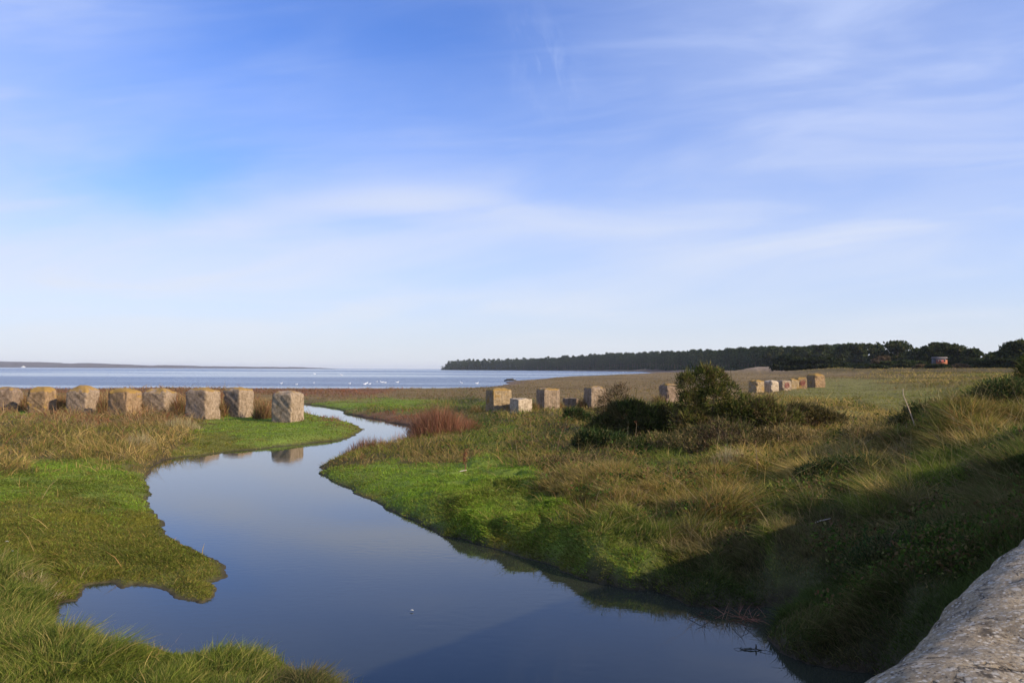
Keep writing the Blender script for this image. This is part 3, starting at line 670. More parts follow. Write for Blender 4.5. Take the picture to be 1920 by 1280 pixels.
def road():
    m, g = mat('asphalt'); pos = g.n('ShaderNodeNewGeometry').outputs['Position']; n = g.noise(pos, 60, 6, .6)
    p = g.n('ShaderNodeBsdfPrincipled'); g.put(p.inputs['Base Color'], g.mix(n, (.035, .035, .037, 1), (.075, .073, .07, 1))); p.inputs['Roughness'].default_value = .9; fin(g, p.outputs[0])
    t = np.linspace(-14, 60, 75); V = []
    for s in (-.35, -5.5):
        for u in t: V.append((NRM[0]*s+DIR[0]*u, NRM[1]*s+DIR[1]*u, 1.52+min(1, max(0, (u-8)/26))*.9))
    i = np.arange(74)[:, None]
    o = mk('road', np.array(V), [np.concatenate([i, i+1, i+76, i+75], 1)], m); tag(o, 'narrow asphalt road over the bridge beside the parapet', 'road', kind='structure')
road()

# ------------------------------------------------------------------ bushes
GORSE = [(.04, .052, .016), (.065, .08, .022), (.11, .12, .03), (.17, .15, .045), (.13, .095, .045)]
BRAMB = [(.04, .065, .022), (.055, .08, .028), (.03, .045, .018), (.09, .08, .035)]
BROWN = [(.13, .085, .05), (.09, .06, .035), (.18, .12, .07), (.07, .06, .03)]
RUS = [(.30, .125, .075), (.22, .10, .06), (.33, .18, .11), (.17, .085, .055)]
def on_lobes(lobes, n, inner=.55):
    L = np.array(lobes, float); vol = (L[:, 3]*L[:, 4]*L[:, 5])**(2/3); k = rng.choice(len(L), n, p=vol/vol.sum())
    d = norm(rng.normal(size=(n, 3))); d[:, 2] = np.where(d[:, 2] < -.45, -d[:, 2], d[:, 2]); r = (inner+(1-inner)*rng.random(n)**.6)[:, None]
    r = r*(1+.42*fbm(d[:, 0]*2.5+k*3.1+d[:, 2]*2, d[:, 1]*2.5+k, 3, 5)[:, None])
    p = L[k, :3]+d*r*L[k, 3:6]; return p, d, k
def bush(name, label, cat, px, D, lobes, n, kinds, size=.05, shoots=.5, group=None, stems=10, twigs=0, twigcol=BROWN, leafmix=None):
    x, y = at(px, D); z0 = gz(x, y); t = thing(name, label, cat, (x, y, z0-.05), group); L = np.array(lobes, float)
    p, d, k = on_lobes(lobes, n); ok = p[:, 2] > -.05; p, d, k = p[ok], d[ok], k[ok]; m = len(p)
    cl = fbm(p[:, 0]*2.2+p[:, 2], p[:, 1]*2.2-p[:, 2]*1.5, 3, 15)
    keep = rng.random(m) < np.clip(.8+cl*1.3, .12, 1); p, d, cl = p[keep], d[keep], cl[keep]; m = len(p)
    c = np.array(kinds); q = np.clip(cl*.9+.5+rng.normal(size=m)*.28, 0, .999); col = np.clip(c[(q*len(c)).astype(int)]*(1+rng.normal(size=(m, 1))*.2), .008, .5)
    sh = rng.random(m) < shoots; parts = []
    if sh.any(): parts.append(blades(p[sh], 1.3*d[sh]+rng.normal(size=(sh.sum(), 3))*.45+[0, 0, .45], size*rng.uniform(1.5, 4.6, sh.sum())*(1+1.6*(rng.random(sh.sum()) < .06)), size*rng.uniform(.35, .8, sh.sum()), col[sh], rng.normal(size=(sh.sum(), 3))*.1, np.clip(col[sh]*1.15, 0, .5)))
    if (~sh).any(): parts.append(leaves(p[~sh], size*rng.uniform(.5, 1.1, (~sh).sum()), col[~sh], .6, d[~sh]*.6))
    mk('foliage', *join(*parts)[:2], M_LEAF, parent=t, col=join(*parts)[2])
    st = []
    for i in range(stems):
        l = L[rng.integers(len(L))]; b = np.array([l[0]*.45+rng.normal()*.1, l[1]*.45+rng.normal()*.1, -.1]); e = l[:3]+rng.normal(size=3)*l[3:6]*.35; e[2] = max(e[2], .3)
        mid = (b+e)/2+rng.normal(size=3)*.12; st.append(tube([b, mid, e], [.03, .02, .007], (.10, .075, .05), 5))
    if twigs:
        l = L[rng.integers(len(L), size=twigs)]; b = l[:, :3]*[.5, .5, .25]+rng.normal(size=(twigs, 3))*l[:, 3:6]*.3; b[:, 2] = np.abs(b[:, 2])
        dd = norm((l[:, :3]+rng.normal(size=(twigs, 3))*l[:, 3:6]*.8-b)+[0, 0, .4]); ln = rng.uniform(.3, 1, twigs)*l[:, 5]*1.6
        st.append(blades(b, dd, ln, .006+.00045*D*np.ones(twigs), pal(twigcol, twigs), rng.normal(size=(twigs, 3))*.14))
    if st:
        V, Fa, Cc = join(*st); mk('stem', V, Fa, M_TWIG, parent=t, col=Cc)
    return t
bush('gorse_bush', 'tallest dark green gorse bush, its ragged top rising above the horizon', 'bush', 1338, 27.5,
  [(-.80,0,1.85,.42,.45,.42),(-.35,.1,2.05,.46,.45,.46),(.10,0,1.98,.42,.4,.40),(.5,.1,1.6,.42,.45,.40),(.95,0,1.15,.48,.45,.42),(-.75,0,1.15,.55,.5,.55),(-.05,-.1,1.25,.65,.6,.6),(.6,-.2,.8,.7,.6,.55),(1.3,0,.7,.5,.5,.45),(-.5,-.2,.5,.9,.6,.5),(.4,-.5,.35,.9,.6,.4)], 27000, GORSE, .040, .6, stems=22, twigs=1100)
bush('gorse_bush', 'low spreading dark gorse bush immediately left of the tallest one', 'bush', 1222, 29,
  [(-.95,0,.7,.65,.6,.48),(-.1,0,.62,.7,.7,.45),(.6,.1,.72,.6,.6,.42),(1.2,.1,.62,.55,.5,.4),(-1.6,.1,.40,.6,.5,.36),(-.5,-.5,.32,.9,.5,.34),(.5,-.5,.28,.9,.5,.32),(-.55,.2,1.02,.42,.4,.28),(-1.15,.1,.95,.3,.3,.25),(.25,.2,.95,.3,.3,.2),(-2.0,-.2,.22,.5,.4,.25)], 24000, GORSE[:3]+[(.05,.045,.022),(.10,.085,.035)], .042, .62, stems=18, twigs=1500)
bush('twiggy_shrub', 'brown and olive tangle of scrub in front of the tallest gorse', 'shrub', 1345, 23.5,
  [(-1.1,0,.3,.5,.4,.3),(-.5,0,.45,.5,.4,.4),(.1,0,.55,.5,.4,.45),(.7,.1,.5,.5,.4,.4),(1.3,.1,.35,.4,.4,.3),(-.3,-.5,.2,.8,.4,.25),(.6,-.5,.25,.7,.4,.3)], 6500, BROWN+[(.12,.12,.04),(.08,.09,.03),(.2,.15,.07)], .028, .6, stems=10, twigs=3400, twigcol=BROWN+[(.3,.22,.13)])
bush('twiggy_shrub', 'reddish brown twiggy shrub half hiding a ribbed concrete block', 'shrub', 1152, 33,
  [(0,0,1.0,.7,.5,.65),(.3,0,1.4,.4,.35,.5),(-.35,0,.8,.45,.4,.5),(.6,0,.8,.5,.4,.45)], 3800, BROWN, .03, .7, stems=14, twigs=2600)
bush('gorse_bush', 'dark rounded gorse bush in front of the far block group', 'bush', 1432, 27,
  [(-.1,0,.72,.42,.5,.42),(.45,.1,.62,.42,.5,.34),(-.6,0,.6,.4,.4,.45),(.2,-.2,.35,.8,.5,.36),(.95,.1,.5,.4,.4,.3),(.15,.1,1.0,.22,.3,.22)], 10500, GORSE+[(.14,.10,.05)], .042, .65, stems=12, twigs=1100)
bush('gorse_bush', 'small brownish bush right of the rounded gorse, facing the field', 'bush', 1515, 30,
  [(0,0,.5,.5,.5,.36),(.55,0,.42,.4,.4,.3),(-.45,0,.58,.4,.4,.33),(1.0,0,.3,.4,.4,.24),(-.9,0,.4,.35,.4,.3)], 7000, [(.11,.085,.035),(.07,.065,.028),(.16,.12,.055)], .04, .65, stems=8, twigs=1300)
bush('bramble_bush', 'low dark bramble clump in the grass below the twiggy shrub', 'bush', 1118, 25,
  [(0,0,.3,.6,.4,.32),(.5,0,.25,.45,.4,.28),(-.4,0,.2,.4,.3,.25)], 6500, BRAMB, .035, .3, stems=4, twigs=150)
bush('bramble_bush', 'small dark bush just below the small sunken block', 'bush', 1078, 37,
  [(0,0,.35,.55,.45,.38),(.4,0,.25,.4,.35,.28)], 4500, BRAMB, .04, .4, stems=4, twigs=80)
bush('bramble_bush', 'green leafy bramble patch low on the right bank', 'bush', 1575, 15.5,
  [(0,0,.18,.6,.4,.28),(.5,.2,.22,.5,.4,.28),(-.5,0,.1,.4,.3,.2),(.9,.2,.12,.4,.3,.22)], 8500, BRAMB+[(.07,.10,.035)], .024, .25, stems=4, twigs=200)
bush('bramble_bush', 'dark bramble mound on the slope beside the pale arching stalk', 'bush', 1745, 23,
  [(0,0,.4,.8,.6,.45),(.8,.2,.5,.7,.6,.45),(-.7,0,.2,.5,.4,.3),(1.4,.3,.5,.5,.5,.42)], 11000, BRAMB+[(.10,.09,.04)], .034, .4, stems=5, twigs=500)
bush('bramble_bush', 'dark bramble mound on the slope at the right edge of the photo', 'bush', 1890, 19,
  [(0,0,.35,.8,.6,.45),(.7,.2,.4,.7,.6,.45),(-.6,0,.2,.5,.4,.3)], 10000, BRAMB+[(.10,.09,.04)], .03, .4, stems=5, twigs=500)
bush('hedge_bush', 'dark hedge bush cut by the right edge of the photo near eye level', 'bush', 1945, 23,
  [(0,0,.6,.5,.6,.65),(.5,.3,.9,.7,.6,.75),(.2,-.2,.3,.6,.5,.5)], 9500, GORSE, .04, .5, stems=8, twigs=300)
bush('bramble_bush', 'shaded bramble tangle on the lower right bank', 'bush', 1700, 9.6,
  [(0,0,.1,.6,.5,.25),(.7,.4,.2,.6,.5,.3),(-.5,-.2,.05,.4,.3,.2)], 7000, BRAMB, .02, .3, stems=4, twigs=300)
STR = [(.30, .21, .09), (.20, .14, .06), (.14, .13, .045), (.36, .26, .13), (.10, .075, .035)]
bush('dry_weed_thicket', 'straw and brown weed thicket right of the scrub below the tallest gorse', 'weeds', 1475, 23.5, [(0,0,.35,.7,.5,.35),(.7,.1,.3,.5,.5,.3),(-.6,0,.3,.5,.4,.3)], 3800, STR, .026, .75, stems=4, twigs=2400, twigcol=STR)
bush('dry_weed_thicket', 'olive weed thicket left of the scrub below the tallest gorse', 'weeds', 1235, 24.5, [(0,0,.3,.6,.5,.3),(.6,.1,.25,.5,.5,.28),(-.6,0,.2,.5,.4,.25)], 4200, STR+[(.07, .09, .025), (.09, .12, .03), (.05, .07, .02)], .028, .6, stems=4, twigs=1500, twigcol=STR)
bush('dry_weed_thicket', 'dry weed thicket standing left of the pale arching stalk', 'weeds', 1620, 22, [(0,0,.3,.6,.5,.32),(.6,.1,.3,.45,.5,.28)], 3200, STR, .026, .75, stems=4, twigs=2000, twigcol=STR)
bush('dry_weed_thicket', 'dry weed thicket on the slope right of the pale arching stalk', 'weeds', 1800, 20, [(0,0,.3,.6,.5,.3),(.6,.1,.3,.5,.5,.28),(-.5,0,.25,.4,.4,.25)], 3400, STR, .024, .75, stems=4, twigs=2200, twigcol=STR)
bush('dry_weed_thicket', 'low reddish dry weeds above the lush turf, left of the fence post', 'weeds', 1075, 21, [(0,0,.18,.6,.5,.2),(.6,.1,.2,.5,.5,.2),(-.6,0,.15,.4,.4,.18)], 1500, BROWN, .02, .75, stems=2, twigs=1500, twigcol=STR+[(.26,.14,.09)])
# russet reed clump by the stream bend, and its smaller neighbours
def clump(name, label, px, D, rx, ry, n, h, cols, wid=.010, group=None, lean=.18):
    x, y = at(px, D); t0 = gz(x, y)
    q = rng.normal(size=(n, 2))*.5; q = q/np.maximum(1, np.linalg.norm(q, axis=1, keepdims=True)); P = q*[rx, ry]
    zz = ground(P+[x, y])[0]-t0; B = np.concatenate([P, np.maximum(zz, -.3)[:, None]-.02], 1)
    hh = h*(1-.55*(q**2).sum(1))*rng.uniform(.55, 1.12, n)*(1+.3*fbm(P[:, 0]*3, P[:, 1]*3, 2, 9))
    d = np.concatenate([q*.25+rng.normal(size=(n, 2))*lean+[-.08, 0], np.ones((n, 1))], 1)
    c = pal(cols, n, .2); V, Fa, Cc = blades(B, d, hh, wid*rng.uniform(.6, 1.4, n), c, rng.normal(size=(n, 3))*.13+[0, 0, -.05], np.clip(c*1.1, 0, .6))
    o = mk(name, V, Fa, M_GRASS, col=Cc); o.location = (x, y, t0); return tag(o, label, 'plant', group)
clump('russet_rush_clump', 'tall russet rush clump at the bend of the stream, largest of them', 822, 34.5, 1.2, 1.2, 3300, 1.3, RUS, .013)
clump('russet_rush_clump', 'short russet rushes fringing the right side of the big clump', 872, 36, .7, .9, 1500, .55, RUS, .016)
clump('russet_rush_clump', 'low thin russet rushes on the mud point by the narrow water', 688, 29.5, .9, .7, 700, .42, RUS+[(.2,.14,.08)], .011)
clump('russet_rush_clump', 'sparse russet rushes standing in the water near the big clump', 745, 33, 1.0, .8, 380, .5, RUS+[(.16,.12,.08)], .010)
clump('russet_rush_clump', 'narrow russet rushes at the water edge beyond the green tongue', 637, 50, .35, 1.0, 260, .62, RUS, .018)
clump('pale_grass_tussock', 'pale grass tussock with tall blades leaning over the left bank top', 345, 37, .9, .5, 1000, .55, [(.42,.34,.19),(.34,.26,.14)], .012, lean=.3)
clump('pale_grass_tussock', 'pale grass tussock beside the inlet at the water corner', 268, 28, .5, .5, 600, .55, [(.42,.34,.20),(.32,.24,.13)], .011, lean=.35)
clump('pale_grass_tussock', 'bleached grass tussock at the head of the small inlet', 75, 10.6, .3, .22, 420, .27, [(.45,.36,.22),(.36,.27,.15)], .0055, lean=.5)
clump('pale_grass_tussock', 'bleached grass tussock among the green grass of the near bank', 300, 8.9, .28, .2, 380, .30, [(.42,.32,.18),(.33,.24,.13)], .005, lean=.5)
clump('pale_grass_tussock', 'straw tussock in the rough grass at centre right', 1365, 19.5, .45, .4, 900, .42, [(.42,.33,.2),(.33,.25,.14)], .008, lean=.4)
clump('pale_grass_tussock', 'pinkish dry tussock on the slope below the arching stalk', 1690, 17.5, .4, .4, 800, .42, [(.42,.28,.18),(.36,.26,.14)], .008, lean=.4)
SCR = T['scrub'][1]
for px, D, w_, h_, n_, lab in ((495, 44.5, .5, .95, 700, 'tan scrub filling the gap left of the rightmost block of the left row'), (416, 45.5, .35, 1.0, 550, 'tan scrub between the two blocks nearest the rightmost one'),
    (341, 46, .4, 1.0, 600, 'tan scrub between the broad rounded block and the square block'), (267, 45.5, .3, .9, 450, 'tan scrub between the bright orange lichen block and the broad rounded one'),
    (197, 46.5, .55, 1.0, 700, 'reddish tan scrub between the highest domed block and the bright orange lichen block'), (120, 47.5, .6, 1.0, 700, 'tan scrub left of the highest domed block'), (48, 48.5, .4, .9, 500, 'tan scrub right of the dark block at the far left edge')):
    clump('scrub_clump', lab, px, D, w_, .5, n_, h_*1.1, SCR, .022, lean=.22)
for px, D, w_, h_, lab in ((893, 49, .35, .5, 'brown weeds at the left foot of the yellow lichen block'), (1003, 49, .3, .55, 'brown weeds between the pale low block and the ribbed block beside it'), (1052, 51, .4, .5, 'brown weeds left of the small sunken block'), (1092, 51.5, .35, .7, 'brown weeds right of the small sunken block'), (1236, 58, .5, .6, 'brown weeds at the left foot of the lone round topped block')):
    clump('weed_clump', lab, px, D, w_, .5, 450, h_, SCR+[(.10, .075, .03), (.12, .12, .04)], .022, lean=.25)
def stalk(name, label, px, D, pts, r, col, seed=0, head=None):
    x, y = at(px, D); z = gz(x, y); parts = [tube(pts, r, col, 5)]
    if head:
        n = head; e = np.array(pts, float); k = rng.integers(len(e)//2, len(e), n); p = e[k]+rng.normal(size=(n, 3))*[.025, .025, .05]
        parts.append(leaves(p, .018*rng.uniform(.5, 1.3, n), pal([(.22, .09, .05), (.16, .07, .04)], n), .7))
    V, Fa, Cc = join(*parts); o = mk(name, V, Fa, M_TWIG, col=Cc); o.location = (x, y, z); return tag(o, label, 'plant')
stalk('dock_stalk', 'reddish dock stalk standing alone in the bright green turf', 873, 21, [(0,0,-.05),(.01,0,.15),(-.01,0,.32),(.0,0,.48)], [.012,.01,.009,.005], (.20,.10,.06), head=160)
stalk('arching_stalk', 'pale tall arching stalk rising from the slope at right', 1712, 19.5, [(.1,0,-.1),(.02,0,.3),(-.12,0,.7),(-.24,0,1.0),(-.24,0,1.15)], [.015,.014,.013,.01,.006], (.5,.38,.26))
for px, D, h, lab in ((1000, 26, .9, 'thin pale weed stalk left of the dark brambles'), (1043, 24, .75, 'thin pale weed stalk above the fence post'), (1190, 24.5, .8, 'thin bleached weed stalk in front of the low gorse'), (1420, 18, .8, 'leaning bleached stalk right of the tallest gorse')):
    k = rng.normal()*.1; stalk('weed_stalk', lab, px, D, [(0,0,-.05),(k*.4,0,h*.5),(k,0,h)], [.007,.006,.003], (.26,.20,.12), head=30)
def post():
    x, y = at(1160, 18.2); z = gz(x, y); h = ztop(1160, 893, 18.2)-z
    V, Fa, Cc = tube([(0, 0, -.2), (.005, 0, h*.5), (.0, .01, h-.02), (.0, .01, h)], [.036, .035, .033, .024], (.06, .045, .03), 9)
    V = V*(1+.04*rng.normal(size=(len(V), 1))*np.array([[1, 1, 0]])); o = mk('fence_post', V, Fa, M_BARK, smooth=False); o.location = (x, y, z)
    tag(o, 'short dark wooden post standing in the rough grass', 'post')
post()
def stick(name, label, px, py, z, l, ang, col, r, kink=.02, cat='stick'):
    x, y = unp(px, py, z); zz = max(gz(x, y), 0)+.02
    d = np.array([math.cos(ang), math.sin(ang)*.5, .06]); pts = [d*l*f+np.array([0, 0, kink*math.sin(f*3)]) for f in (-.5, -.2, .1, .5)]
    V, Fa, Cc = tube(pts, [r*.6, r, r*.9, r*.3], col, 6); o = mk(name, V, Fa, M_TWIG, col=Cc); o.location = (x, y, zz); tag(o, label, cat)
stick('pale_stick', 'short pale stick lying on the green turf by the dock stalk', 864, 886, .4, .32, .1, (.6, .52, .42), .014)
stick('pale_stick', 'white dead stalk lying on the grass of the right slope', 1534, 957, .95, .42, -.7, (.6, .5, .4), .010, .05)
def twigs_pile(name, label, px, py, z, n, sp, ln, cols, up=.25, w=.008):
    x, y = unp(px, py, z); zz = max(gz(x, y), 0)
    b = rng.normal(size=(n, 3))*[sp, sp*.5, .02]; d = np.concatenate([rng.normal(size=(n, 2)), np.abs(rng.normal(size=(n, 1)))*up*2], 1)
    V, Fa, Cc = blades(b, d, ln*rng.uniform(.4, 1.1, n), w*np.ones(n), pal(cols, n), rng.normal(size=(n, 3))*.12); o = mk(name, V, Fa, M_TWIG, col=Cc)
    o.location = (x, y, zz+.02); tag(o, label, 'twigs')
twigs_pile('dead_branch', 'reddish dead branch lying on the shaded bank above the water', 1385, 1108, .35, 60, .2, .32, [(.26,.12,.08),(.18,.09,.06)])
def waterlogged():
    x, y = unp(1410, 1218, 0); ps = [tube([(-.2, .03, -.03), (-.08, 0, .015), (.06, 0, .02), (.2, -.02, -.03)], [.008, .011, .01, .005], (.09, .08, .06), 6), tube([(.05, 0, .01), (.06, .01, .06), (.055, .01, .1)], [.012, .01, .006], (.07, .06, .045), 6)]
    for k in range(9):
        q = -.16+.035*k; e = rng.normal(size=2)*.04; ps.append(tube([(q, 0, .012), (q+e[0], e[1], .03), (q+e[0]*1.9, e[1]*1.9, .005)], [.005, .004, .002], (.04, .045, .03), 5))
    V, Fa, Cc = join(*ps); V = V*[.8, .8, .6]; o = mk('waterlogged_branch', V, Fa, M_TWIG, col=Cc); o.location = (x, y, 0); tag(o, 'dark waterlogged branch breaking the surface in the lower right', 'branch')
waterlogged()
def scrap(name, label, px, py, z, s, cat, col=(.5, .49, .46)):
    x, y = unp(px, py, z); zz = max(gz(x, y), 0); th = np.linspace(-1, 1, 6)
    V = []
    for i, a in enumerate(th):
        for b in (-1, 0, 1): V.append((a*s, b*s*.45*(1-a*a*.8), s*.35*(1-a*a)-.2*s*abs(b)+.02))
    f = [(i*3+j, i*3+j+1, (i+1)*3+j+1, (i+1)*3+j) for i in range(5) for j in range(2)]
    V = np.array(V); V = np.concatenate([V, V-[0, 0, .003]]); f = np.array(f); o = mk(name, V, [f, f[:, ::-1]+18], plain(name+'_surface', col, .6), smooth=True); o.location = (x, y, zz); tag(o, label, cat)
scrap('white_feather', 'tiny white feather floating on the stream near the bottom centre', 772, 1146, 0, .022, 'feather')
scrap('white_feather', 'white feather lying on the green turf at the left edge', 13, 1013, .25, .035, 'feather')
scrap('white_feather', 'smaller white feather below the one at the left edge', 24, 1030, .25, .02, 'feather')

# ------------------------------------------------------------------ birds on the sea, shore log
M_BIRD = plain('white_plumage', (.85, .85, .84), .6, .05); M_DK = plain('dark_driftwood', (.05, .045, .04), .9)
def ell(c, r, nu=12, nv=8, tilt=0.):
    V = []; Fc = []
    for i in range(nv+1):
        a = math.pi*i/nv
        for j in range(nu):
            b = 2*math.pi*j/nu; p = Vector((math.cos(a)*r[0], math.sin(a)*math.cos(b)*r[1], math.sin(a)*math.sin(b)*r[2])); p.rotate(Matrix.Rotation(tilt, 3, 'Y')); V.append(tuple(p+Vector(c)))
    for i in range(nv):
        for j in range(nu): Fc.append((i*nu+j, i*nu+(j+1) % nu, (i+1)*nu+(j+1) % nu, (i+1)*nu+j))
    return np.array(V), [np.array(Fc)], np.ones((len(V), 3))
bird_src = join(ell((0, 0, .10), (.36, .17, .16)), ell((-.30, 0, .20), (.18, .07, .06), tilt=.5), tube([(.24, 0, .14), (.34, 0, .28), (.32, 0, .42), (.35, 0, .5)], [.07, .05, .045, .04], (1, 1, 1), 8),
   ell((.38, 0, .52), (.085, .055, .055)), tube([(.44, 0, .51), (.52, 0, .49)], [.02, .006], (1, 1, 1), 6))
bird0 = None
spots = [(527,719),(556,721),(588,718),(655,719.5),(684,720.5),(693,720),(687,718.5),(706,716),(716,717),(722,717.5),(745,717),(865,718),(894,719),(590,701),(640,703),(1022,697.5),(1052,697),(1168,698),(963,713.0),(966,716.2)]
for i, (px, py) in enumerate(spots):
    x, y = unp(px, py, .0)
    lab = 'white waterbird floating on the open sea of the bay'
    grp = 'white birds floating on the sea'
    if i >= 18: lab = 'white waterbird beside the dark driftwood on the shore point'; grp = 'white birds by the driftwood'
    if bird0 is None: o = bird0 = mk('white_waterbird', bird_src[0], bird_src[1], M_BIRD, smooth=True)
    else: o = bird0.copy(); C.objects.link(o)
    s = random.uniform(.55, .9)*(1 if y < 260 else 2.0 if y < 700 else 1.0); o.scale = (s, s, s*.8); o.location = (x, y, 0); o.rotation_euler = (0, 0, random.choice((0, math.pi))+random.uniform(-.5, .5)); tag(o, lab, 'bird', grp)
x, y = unp(957, 714.5, 0)
V, Fa, Cc = join(tube([(-1.6, 0, .1), (-.7, .1, .35), (.4, 0, .38), (1.5, .1, .15)], [.12, .26, .3, .12], (1, 1, 1), 9), tube([(.3, 0, .4), (.6, 0, .9)], [.12, .05], (1, 1, 1), 6), tube([(-.5, 0, .35), (-.9, .2, .7)], [.1, .04], (1, 1, 1), 6))
o = mk('driftwood_log', V, Fa, M_DK, smooth=True); o.location = (x, y, 0); tag(o, 'dark driftwood log lying on the point of the shore', 'driftwood')

# ------------------------------------------------------------------ far shore across the bay
def hills():
    prof = [(-900,664),(-500,668),(-200,672),(-60,676),(0,677.5),(40,678),(75,680.5),(100,681.5),(140,680),(175,682),(220,683.5),(255,685.5),(285,684.5),(310,684.5),(350,686.3),(400,686.6),(470,687.4),(540,688),(575,689.2),(592,690.6)]
    D = 5200; px = np.arange(-900, 593, 1.5); zt = np.array([ztop(a, b, D) for a, b in zip(px, np.interp(px, *zip(*prof)))])
    zt = zt+fbm(px*.16, px*0+1, 4, 7)*2.6*np.clip(zt/10, .1, 1); zt = np.maximum(zt, .3)
    base = at(px, D); V = []; m = len(px); rows = [(-120, -.5), (-60, .10), (0, .7), (120, 1.0), (400, .9), (900, -.1)]
    for dy, f in rows: V.append(np.stack([base[:, 0], base[:, 1]+dy+30*fbm(px*.05, px*0+dy, 3, 3), zt*f if f > 0 else zt*0-1], 1))
    V = np.concatenate(V); i, j = np.meshgrid(np.arange(len(rows)-1), np.arange(m-1), indexing='ij'); b = (i*m+j).reshape(-1, 1)
    mt = plain('far_hills', (.08, .065, .06), .95, .5, .02)
    o = mk('hills', V, [np.concatenate([b, b+1, b+m+1, b+m], 1)], mt, smooth=True); tag(o, 'low brown hills of the far shore along the left horizon', 'hills', kind='structure')
hills()

# ------------------------------------------------------------------ woods
PINE = [(.035, .058, .022), (.022, .038, .017), (.06, .085, .028), (.045, .055, .024)]
BROAD = [(.035, .050, .018), (.05, .062, .022), (.07, .08, .028), (.028, .036, .016), (.08, .07, .03)]
def crown(lobes, n, size, cols, inner=.5):
    p, d, k = on_lobes(lobes, n, inner); cl = fbm(p[:, 0]*3.2/size/12+p[:, 2]/size/9, p[:, 1]/size/5-p[:, 2]/size/8, 3, 25)
    keep = rng.random(n) < np.clip(.95+cl*1.0, .2, 1); p, d, cl = p[keep], d[keep], cl[keep]; m = len(p)
    c = np.array(cols); q = np.clip(cl*.8+.45+rng.normal(size=m)*.25, 0, .999); col = np.clip(c[(q*len(c)).astype(int)]*(1+rng.normal(size=(m, 1))*.2), .006, .4)
    return leaves(p, size*rng.uniform(.5, 1.2, m), col, .65, d*.5)
def pine_lobes(r):
    L = []; n = r.integers(6, 10)
    for i in range(n):
        f = i/(n-1); z = .38+.55*f; rr = .20*(1-.45*f)+.03*r.random(); a = r.random()*6.28; q = .12*(1-f*.7)
        L.append((math.cos(a)*q, math.sin(a)*q, z, rr, rr, .10+.03*r.random()))
    L.append((0, 0, .93, .11, .11, .08)); return L
def trunk_of(h, r, limbs, bend=.02, top=.8):
    pts = [(0, 0, -.03*h), (bend*h*.4, 0, h*.3), (bend*h, bend*h*.3, h*.6), (bend*h*.6, 0, h*top)]
    ps = [tube(pts, [r, r*.8, r*.55, r*.15], (.12, .09, .07), 7)]
    for i in range(limbs):
        z = h*(.3+.45*i/limbs); a = i*2.4; e = np.array([math.cos(a)*h*.2, math.sin(a)*h*.2, z+h*.12]); ps.append(tube([(bend*h*.5, 0, z), e*[.5, .5, 1]-[0, 0, h*.03], e], [r*.4, r*.25, r*.08], (.12, .09, .07), 5))
    return join(*ps)
protos = []
for s in range(6):      # unit-height pines for the distant wood
    r_ = np.random.default_rng(100+s); L = pine_lobes(r_); a = crown(L, 1500, .028, PINE); b = trunk_of(1, .018, 4, .01*s-.02)
    V, Fa, Cc = join(a, b); nf = [len(f) for f in a[1]]; nb_ = sum(len(f) for f in b[1])
    protos.append((V, Fa, Cc, [0]*sum(nf)+[1]*nb_))
line_px = [835, 860, 900, 960, 1000, 1100, 1200, 1300, 1400, 1470, 1540]; line_D = [2300, 2260, 2190, 2060, 1960, 1700, 1440, 1120, 830, 700, 620]
top_px = [833, 845, 870, 900, 950, 1000, 1050, 1100, 1150, 1200, 1250, 1300, 1350, 1400, 1430, 1450, 1480, 1500, 1540, 1570, 1600]
top_y = [681, 675.5, 674.5, 674.5, 673, 671.5, 668.5, 665.5, 663, 661, 659.5, 657.5, 656, 653, 650, 649, 651, 650, 648, 646, 644]
meshes = []
PG = 'dark pines of the long wood across the bay'
def put_pine(px, D, ytop, k, i):
    x, y = at(px, D); zb = max(.6, gz(x, y)-.4); h = ztop(px, ytop, D)-zb
    if len(meshes) <= k:
        V, Fa, Cc, mi = protos[k]; o = mk('pine_tree', V, Fa, None, col=Cc, mats=[M_LEAF, M_TWIG], midx=mi); meshes.append(o)
    else: o = meshes[k].copy(); C.objects.link(o)
    o.location = (x, y, zb); wv = random.uniform(.8, 1.15)*(1.0 if h > 12 else 1.3); o.scale = (h*wv, h*wv, h); o.rotation_euler = (0, 0, random.uniform(0, 6.28))
    tag(o, 'dark pine tree at the front edge of the long wood across the bay', 'tree', PG)
px = 836.0; i = 0
while px < 1560:
    D = float(np.interp(px, line_px, line_D)); yt = float(np.interp(px, top_px, top_y))+random.uniform(-1.6, 2.0)+(2.5 if random.random() < .2 else 0)
    put_pine(px, D*random.uniform(.985, 1.02), yt, i % 6 if i >= 6 else i, i); i += 1
    px += random.uniform(3.4, 5.4)*(1+max(0, (px-1200)/450))
